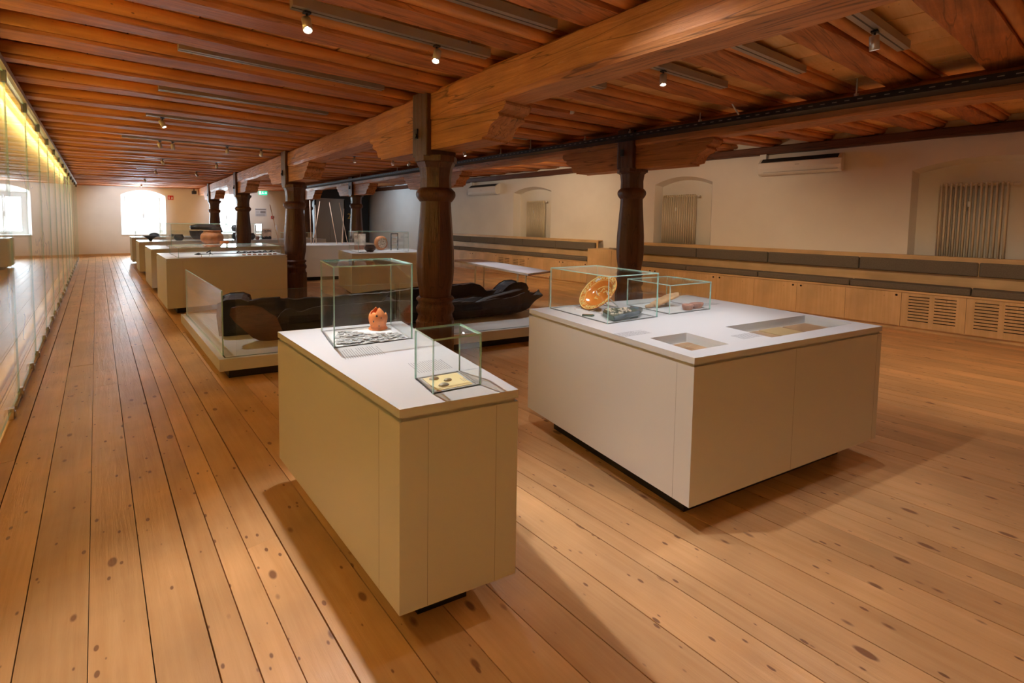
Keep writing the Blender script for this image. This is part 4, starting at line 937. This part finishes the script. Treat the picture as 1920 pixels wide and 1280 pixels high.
# ------------------------------------------------------------------ lift block in the far corner
t = thing('lift', 'black lift enclosure with steel doors and a gold floor number', 'lift', (8.3, 20.2, 0))
m = MB(); m.box(7.05, 7.13, 20.0, 23.6, 0, 2.90); m.box(8.40, XR-.2, 20.0, 23.6, 0, 2.90); m.box(7.13, 8.40, 20.0, 23.6, 2.50, 2.90); m.box(7.13, 8.4, 20.15, 20.2, 0, 2.5); m.build('enclosure', M_black2, t)
for (a, b) in ((7.135, 7.755), (7.765, 8.395)): MB().box(a, b, 20.05, 20.10, 0, 2.495).build('lift_door', M_grey, t)
MB().box(7.13, 8.40, 20.02, 20.05, 2.46, 2.50).build('lintel', M_grey, t)
tx = bpy.data.curves.new('floor_number', 'FONT'); tx.body = '2'; tx.size = .34; tx.extrude = .003; tmp = bpy.data.objects.new('tmp', tx); COL.objects.link(tmp)
bpy.context.view_layer.update(); me = bpy.data.meshes.new_from_object(tmp.evaluated_get(bpy.context.evaluated_depsgraph_get())); bpy.data.objects.remove(tmp)
o = bpy.data.objects.new('floor_number', me); COL.objects.link(o); me.materials.clear(); me.materials.append(M_gold); o.parent = t; o.matrix_local = Matrix.Translation(Vector((8.52, 19.99, 1.62))-t.location) @ Matrix.Rotation(R(90), 4, 'X')
for (z0, z1) in ((2.05, 2.3), (1.35, 1.9)):
    m = MB(); m.box(6.94, 6.96, 20.3, 20.32, z0, z1)
# ------------------------------------------------------------------ signs on the far wall
t = thing('exit_sign', 'green and white emergency exit sign high on the far wall', 'sign', (6.03, YF-.02, 2.8))
MB().box(5.845, 6.215, YF-.03, YF-.001, 2.715, 2.90).build('sign_board', M_green, t)
m = MB(); y = YF-.031
m.box(5.86, 5.94, y-.001, y+.002, 2.735, 2.885); m.box(6.0, 6.03, y-.001, y+.002, 2.80, 2.84); m.lathe([(0, 0), (.014, 0)], n=12, M=Matrix.Translation((6.02, y-.001, 2.865)) @ Matrix.Rotation(R(90), 4, 'X'), caps=False)
m.add([(6.0, y-.001, 2.80), (5.96, y-.001, 2.745), (5.975, y-.001, 2.74), (6.03, y-.001, 2.80)], [(0, 1, 2, 3)]); m.add([(6.02, y-.001, 2.80), (6.06, y-.001, 2.75), (6.075, y-.001, 2.76), (6.035, y-.001, 2.81)], [(0, 1, 2, 3)]); m.add([(6.1, y-.001, 2.79), (6.15, y-.001, 2.79), (6.15, y-.001, 2.765), (6.2, y-.001, 2.805), (6.15, y-.001, 2.845), (6.15, y-.001, 2.82), (6.1, y-.001, 2.82)], [(0, 1, 2, 3, 4, 5, 6)])
m.build('running_figure', M_lit, t)
t = thing('fire_sign', 'small red fire extinguisher sign right of the first window', 'sign', (2.4, YF-.01, 2.41))
MB().box(2.30, 2.50, YF-.012, YF-.001, 2.32, 2.50).build('sign_board', M_red, t)
m = MB(); y = YF-.0128; m.box(2.33, 2.365, y, y+.001, 2.345, 2.44); m.box(2.335, 2.36, y, y+.001, 2.445, 2.465); m.add([(2.42, y, 2.35), (2.47, y, 2.35), (2.475, y, 2.40), (2.45, y, 2.47), (2.43, y, 2.42), (2.415, y, 2.40)], [tuple(range(6))]); m.build('symbols', M_white, t)
t = thing('info_board', 'grey information board with dark header on the far wall', 'board', (5.92, YF-.01, 1.85))
MB().box(5.68, 6.17, YF-.012, YF-.001, 1.68, 2.06).build('board', mat('board_grey', (.62, .64, .68), .5), t)
m = MB(); y = YF-.013; m.box(5.69, 6.15, y, y+.002, 1.99, 2.03); m.box(5.90, 6.13, y, y+.002, 1.83, 1.93); m.box(5.72, 5.85, y, y+.002, 1.86, 1.87); m.box(5.72, 5.85, y, y+.002, 1.89, 1.90)
for k in range(4): m.box(5.72, 6.1, y, y+.002, 1.70+k*.026, 1.71+k*.026)
m.build('print', M_ink, t)
t = thing('fire_alarm', 'small red fire alarm call point on the far wall', 'alarm', (6.42, YF-.02, 1.63))
MB().box(6.37, 6.49, YF-.05, YF-.001, 1.57, 1.70).build('alarm_box', M_red, t, .006); MB().box(6.40, 6.46, YF-.052, YF-.0501, 1.61, 1.66).build('glass_window', M_white, t)
t = thing('wall_camera', 'small dark camera hanging at the far end of the main beam', 'camera', (3.17, 23.4, 2.8))
MB().tube([(3.17, 23.4, 2.82), (3.17, 23.4, 2.72)], .02, 8).build('bracket', M_dark, t); MB().box(3.09, 3.25, 23.3, 23.5, 2.58, 2.72).build('housing', M_dark, t, .02)
m = MB(); m.lathe([(.03, .1), (.045, .06), (.05, .0)], (-.05, 23.6, 2.80), 14); tag(m.build('dome_camera', M_white), 'tiny white dome camera under the ceiling in the far left corner', 'camera')

# ------------------------------------------------------------------ far exhibits
def pot(prof, c, mm, lab, name='clay_pot', rim=None, n=26):
    t = thing(name, lab, 'pot', c)
    k = [(r, z) for r, z in prof]; th = .008; inn = [(max(0, r-th), max(z, .01)) for r, z in reversed(k)]
    MB().lathe(k+inn+[(0, .012)], c, n, caps=False).build('pot_body', mm, t)
    r0, z0 = k[-1]; MB().lathe([(r0-.004, z0-.012), (r0+.008, z0-.004), (r0+.006, z0+.006), (r0-.01, z0+.004)], c, n, caps=False).build('rim', mm, t)
    MB().lathe([(0, 0), (k[0][0], 0)], c, n, caps=False).build('pot_base', mm, t)
    return t
def prf(rb, rm, rt, h): return [(rb, 0), (rb*1.25, h*.12), (rm*.96, h*.38), (rm, h*.58), (rm*.93, h*.76), (rt, h*.92), (rt*1.03, h)]
ZT = .9005
# case b: big orange pot in its box, small pots
def at(px, py, z=ZT): return onz((px, py), z)
vitrine(1.75, 12.35, 1.15, 1.0, 0, .52, .9, 'wide glass vitrine over the big orange pot, on the case with poles')
p = Vector((2.01, 12.4, ZT)); pot(prf(.12, .235, .17, .36), p, M_pot1, 'big round orange-brown clay pot in the far glass vitrine')
p = Vector((2.2, 12.0, ZT)); pot(prf(.06, .095, .08, .12), Vector((2.19, 12.02, ZT)), M_terra, 'small bright orange pot right of the big orange pot')
rr = random.Random(2)
for k in range(9):
    x, y = 1.42+.09*k*.9, 11.98+.03*(k % 3)
    m = MB(); m.prism([(x+rr.uniform(-.035, .035)+.035*math.cos(a), y+.028*math.sin(a)) for a in (0, 1.2, 2.3, 3.4, 4.6, 5.5)], ZT, ZT+.015)
    tag(m.build('clay_shard', [M_pot3, M_pot1, M_pot2][k % 3]), 'flat pottery shard, %s from the left before the big orange pot' % ordn[k], 'shard', 'pottery shards in the far vitrine')
pot([(.03, 0), (.05, .05), (.11, .10), (.19, .14)], Vector((1.10, 15.75, ZT)), M_pot2, 'shallow black footed bowl at the left end of the third case', 'footed_bowl')
# case c: dark pots and a big black vessel fragment
vitrine(2.6, 15.95, 2.5, .9, 0, .5, .9, 'long glass vitrine over the dark pots on the third case')
t = thing('wooden_trough', 'large dark hollowed vessel fragment on a stand above the pots', 'vessel', (2.45, 16.0, .9))
m = MB(); m.tube([(2.05, 16.0, 1.27), (2.25, 16.0, 1.29), (2.6, 16.0, 1.28), (2.8, 16.0, 1.22), (2.83, 16.0, 1.12)], [.06, .09, .09, .07, .05], 12); m.build('upper_piece', M_pot2, t)
m = MB(); m.lathe([(.2, 0), (.26, .12), (.28, .25)], (2.3, 16.0, .93), 20); m.build('lower_piece', M_pot2, t)
m = MB(); m.box(2.28, 2.32, 15.98, 16.02, ZT, .935); m.build('stand', M_steel, t)
for (x, y, rb, rm, rt, h, mm, lab) in ((3.2, 15.7, .08, .15, .1, .22, M_pot2, 'dark cracked pot left of the far column'), (3.58, 15.75, .08, .14, .10, .2, M_pot2, 'black pot close left of the far column'), (1.75, 15.8, .07, .12, .09, .17, M_pot2, 'dark pot peeping out left of the big orange pot'), (3.75, 15.62, .035, .06, .05, .1, M_pot3, 'small reddish pot before the black pot'), (3.42, 15.62, .05, .08, .06, .07, M_pot3, 'low reddish bowl between dark pots')):
    pot(prf(rb, rm, rt, h), Vector((x, y, ZT)), mm, lab)
t = thing('mirror_disc', 'round grey disc on a stem among the dark pots', 'find', (3.25, 16.2, .9))
m = MB(); m.lathe([(0, -.006), (.105, -.005), (.105, .005), (0, .006)], n=24, M=Matrix.Translation((3.25, 16.2, 1.25)) @ Matrix.Rotation(R(90), 4, 'X') @ Matrix.Rotation(R(-15), 4, 'Y'), caps=False); m.build('disc', mat('bronze_grey', (.16, .16, .17), .4, .5), t); MB().tube([(3.25, 16.2, ZT), (3.25, 16.2, 1.15)], .006, 6).build('stem', M_steel, t)
# case c right of column: photo stand, low vitrines
t = thing('photo_stand', 'square brown-and-cream photograph on a stand right of the far column', 'photo', (4.05, 15.8, .9))
MB().box(3.87, 4.2, 15.79, 15.81, ZT, 1.24).build('photo', mat('photo_cream', (.75, .55, .44), .5, var=(6, .35)), t)
m = MB(); rr = random.Random(6)
for k in range(14): x = 3.88+k*.0225; m.box(x, x+.022, 15.787, 15.79, .905, .96+rr.uniform(0, .06))
for k in range(10): x = 3.89+k*.03; m.box(x, x+.025, 15.787, 15.79, 1.16, 1.17+rr.uniform(0, .02))
m.build('dark_print', M_pot2, t)
for x in (3.74, 4.36):
    m = MB(); m.box(x-.02, x+.02, 15.78, 15.80, 1.12, 1.36); m.tube([(x, 15.79, ZT), (x, 15.79, 1.12)], .005, 6); tag(m.build('lit_rod', mat('lit_rod', (.9, .9, .9), .3)), 'slim white upright glass strip %s the photo stand' % ('left of' if x < 4 else 'right of'), 'strip')
vitrine(5.0, 15.85, .9, .5, 0, .22, .9, 'low glass vitrine right of the photo stand')
for k, x in enumerate((4.72, 4.80)):
    m = MB(); m.box(x-.025, x+.025, 15.84, 15.86, ZT, 1.08); tag(m.build('white_card', M_white), 'upright white card, %s of two in the low vitrine' % ('left' if k == 0 else 'right'), 'card')
for k in range(5):
    x = 5.06+k*.06; m = MB(); m.lathe([(.02, 0), (.028, .02), (.018, .045), (.006, .055)], (x, 15.75, ZT), 10); tag(m.build('pale_find', M_paper), 'tiny pale find, %s from the left in the low vitrine' % ordn[k], 'find', 'pale finds in the low vitrine')
# case d: dark stones behind glass by the window
vitrine(1.8, 19.4, 1.7, .6, 0, .2, .9, 'low glass vitrine on the last case before the far window')
for (x, y, s, lab) in ((1.45, 19.3, .16, 'dark humped lump below the far window'), (1.95, 19.35, .10, 'flatter dark lump beside the humped one')):
    m = MB(); m.lathe([(s*.95, 0), (s, s*.2), (s*.85, s*.55), (s*.4, s*.8), (.01, s*.85)], (x, y, ZT), 16); tag(m.build('dark_stone', M_pot2), lab, 'find')
# case a: long low vitrine, iron finds
vitrine(1.75, 9.5, 1.56, 1.2, 0, .16, .9, 'low glass vitrine on the case behind the boat')
t = thing('iron_key', 'dark forged iron find with a bent stem, upright on the first case of the row', 'find', (1.42, 9.05, .9))
MB().tube([(1.42, 9.05, ZT), (1.42, 9.05, .955)], .004, 6).build('pin', M_steel, t); MB().tube([(1.38, 9.05, .96), (1.44, 9.05, 1.0), (1.43, 9.05, .96), (1.47, 9.05, .93)], [.008, .014, .012, .006], 8).build('iron_body', M_pot2, t)
t = thing('iron_arrow', 'dark arrow-shaped iron find on a pin, left of the bent one', 'find', (1.28, 9.0, .9))
MB().tube([(1.30, 9.0, ZT), (1.30, 9.0, .94)], .004, 6).build('pin', M_steel, t); m = MB(); m.tube([(1.20, 9.0, .945), (1.26, 9.0, .952), (1.30, 9.0, .945), (2.4, 9.02, .94)], [.004, .022, .008, .005], 8); m.build('iron_body', M_pot2, t)
rr = random.Random(14); 
m = MB(); pts = [(1.9+k*.03, 9.35+.03*math.sin(k*.9), .934+.012*math.sin(k*1.7)) for k in range(22)]; m.tube(pts, [.012+.006*math.sin(k*2.1) for k in range(22)], 7); tag(m.build('iron_chain', M_pot2), 'dark twisted iron chain lying in the low vitrine behind the boat', 'chain')
for k in range(7):
    x = 1.95+k*.085; m = MB(); m.lathe([(.03, 0), (.034, .01), (.02, .02)], (x, 9.05, ZT), 10); tag(m.build('copper_fragment', M_mould), 'small reddish fragment, %s from the left in the low vitrine' % ordn[k], 'find', 'reddish fragments behind the boat')
# leaning poles on the second case
PO = [((568, 420), (577, 378)), ((577, 377), (583, 456)), ((600, 379), (586, 457)), ((594, 393), (595, 456)), ((617, 379), (632, 458)), ((635, 380), (654, 457)), ((646, 394), (641, 458))]
t0 = None
PL = [((4.10, 12.75), (3.95, 12.2, 2.05)), ((4.30, 12.47), (4.22, 12.3, 2.06)), ((4.35, 12.45), (4.52, 12.4, 2.05)), ((4.48, 12.6), (4.44, 12.55, 1.95)), ((4.89, 12.19), (4.66, 12.1, 2.02)), ((5.18, 12.15), (4.93, 12.1, 2.02)), ((5.01, 12.12), (5.10, 12.2, 1.86)), ((3.62, 12.92), (3.41, 12.92, 1.93))]
for k, (a, b) in enumerate(PL):
    m = MB(); m.tube([(a[0], a[1], ZT+.004), b], .009, 8); tag(m.build('leaning_pole', M_pole), 'pale thin pole leaning on the long far case, %s from the left' % ordn[[1, 2, 3, 4, 5, 7, 6, 0][k]], 'pole', 'pale poles on the far case')
# case e: round pot, glass box, cards
c = e0+ex*.85+ey*.7; vitrine(c.x-.15, c.y, 1.05, .85, ea, .42, .9, 'glass vitrine with a reflection panel and round pot between the columns')
c = e0+ex*.46+ey*.42; pot(prf(.06, .12, .085, .14), Vector((c.x, c.y, ZT)), mat('dark_brown_pot', (.07, .035, .028), .35, var=(10, .3)), 'round dark brown pot on the case between the columns')
c = e0+ex*.82+ey*.9; t = thing('drum_disc', 'upright orange-brown round drum behind the dark brown pot', 'find', (c.x, c.y, .9))
Mz = Matrix.Translation((c.x, c.y, 1.06)) @ Matrix.Rotation(ea+R(18), 4, 'Z') @ Matrix.Rotation(R(90), 4, 'X'); MB().lathe([(0, -.06), (.135, -.06), (.155, -.03), (.155, .03), (.135, .06), (0, .06)], n=28, M=Mz, caps=False).build('drum', M_pot1, t)
MB().lathe([(0, .0615), (.11, .0615)], n=24, M=Mz, caps=False).build('pale_face', M_rel, t)
c = e0+ex*.34+ey*.95; t = thing('reflection_panel', 'upright panel modelled for a reflection at the left of the glass vitrine', 'photo', (c.x, c.y, .9))  # a reflection in the glass, built as a solid panel
Mz = Matrix.Translation((c.x, c.y, ZT)) @ Matrix.Rotation(ea, 4, 'Z'); MB().box(-.08, .16, -.006, .006, 0, .36, 0, Mz).build('photo', mat('reflection_tone', (.7, .62, .55), .5, var=(9, .4)), t); MB().box(-.08, .16, -.0075, -.0062, .02, .11, 0, Mz).build('dark_print', M_pot3, t)
for k in range(8):
    c = e0+ex*(.22+.035*k)+ey*(.25+.03*(k % 3)); m = MB(); m.lathe([(.018, 0), (.02, .006), (.012, .01)], (c.x, c.y, ZT), 9); tag(m.build('small_find', [M_pot2, M_pot3][k % 2]), 'tiny dark find, %s from the left, left of the dark brown pot' % ordn[k], 'find', 'tiny finds between the columns')
c = e0+ex*1.08+ey*.75
t = thing('card_rack', 'slim rack of small white cards right of the drum', 'rack', (c.x, c.y, .9))
Mz = Matrix.Translation((c.x, c.y, ZT)) @ Matrix.Rotation(ea, 4, 'Z')
m = MB(); m.box(-.08, -.07, -.02, .02, 0, .36, 0, Mz); m.box(.07, .08, -.02, .02, 0, .36, 0, Mz); m.box(-.08, .08, -.02, .02, .36, .375, 0, Mz); m.build('rack_frame', M_dark, t)
for k in range(4): MB().box(-.065, .065, -.012, .012, .05+k*.085, .10+k*.085, 0, Mz).build('card', M_white, t)
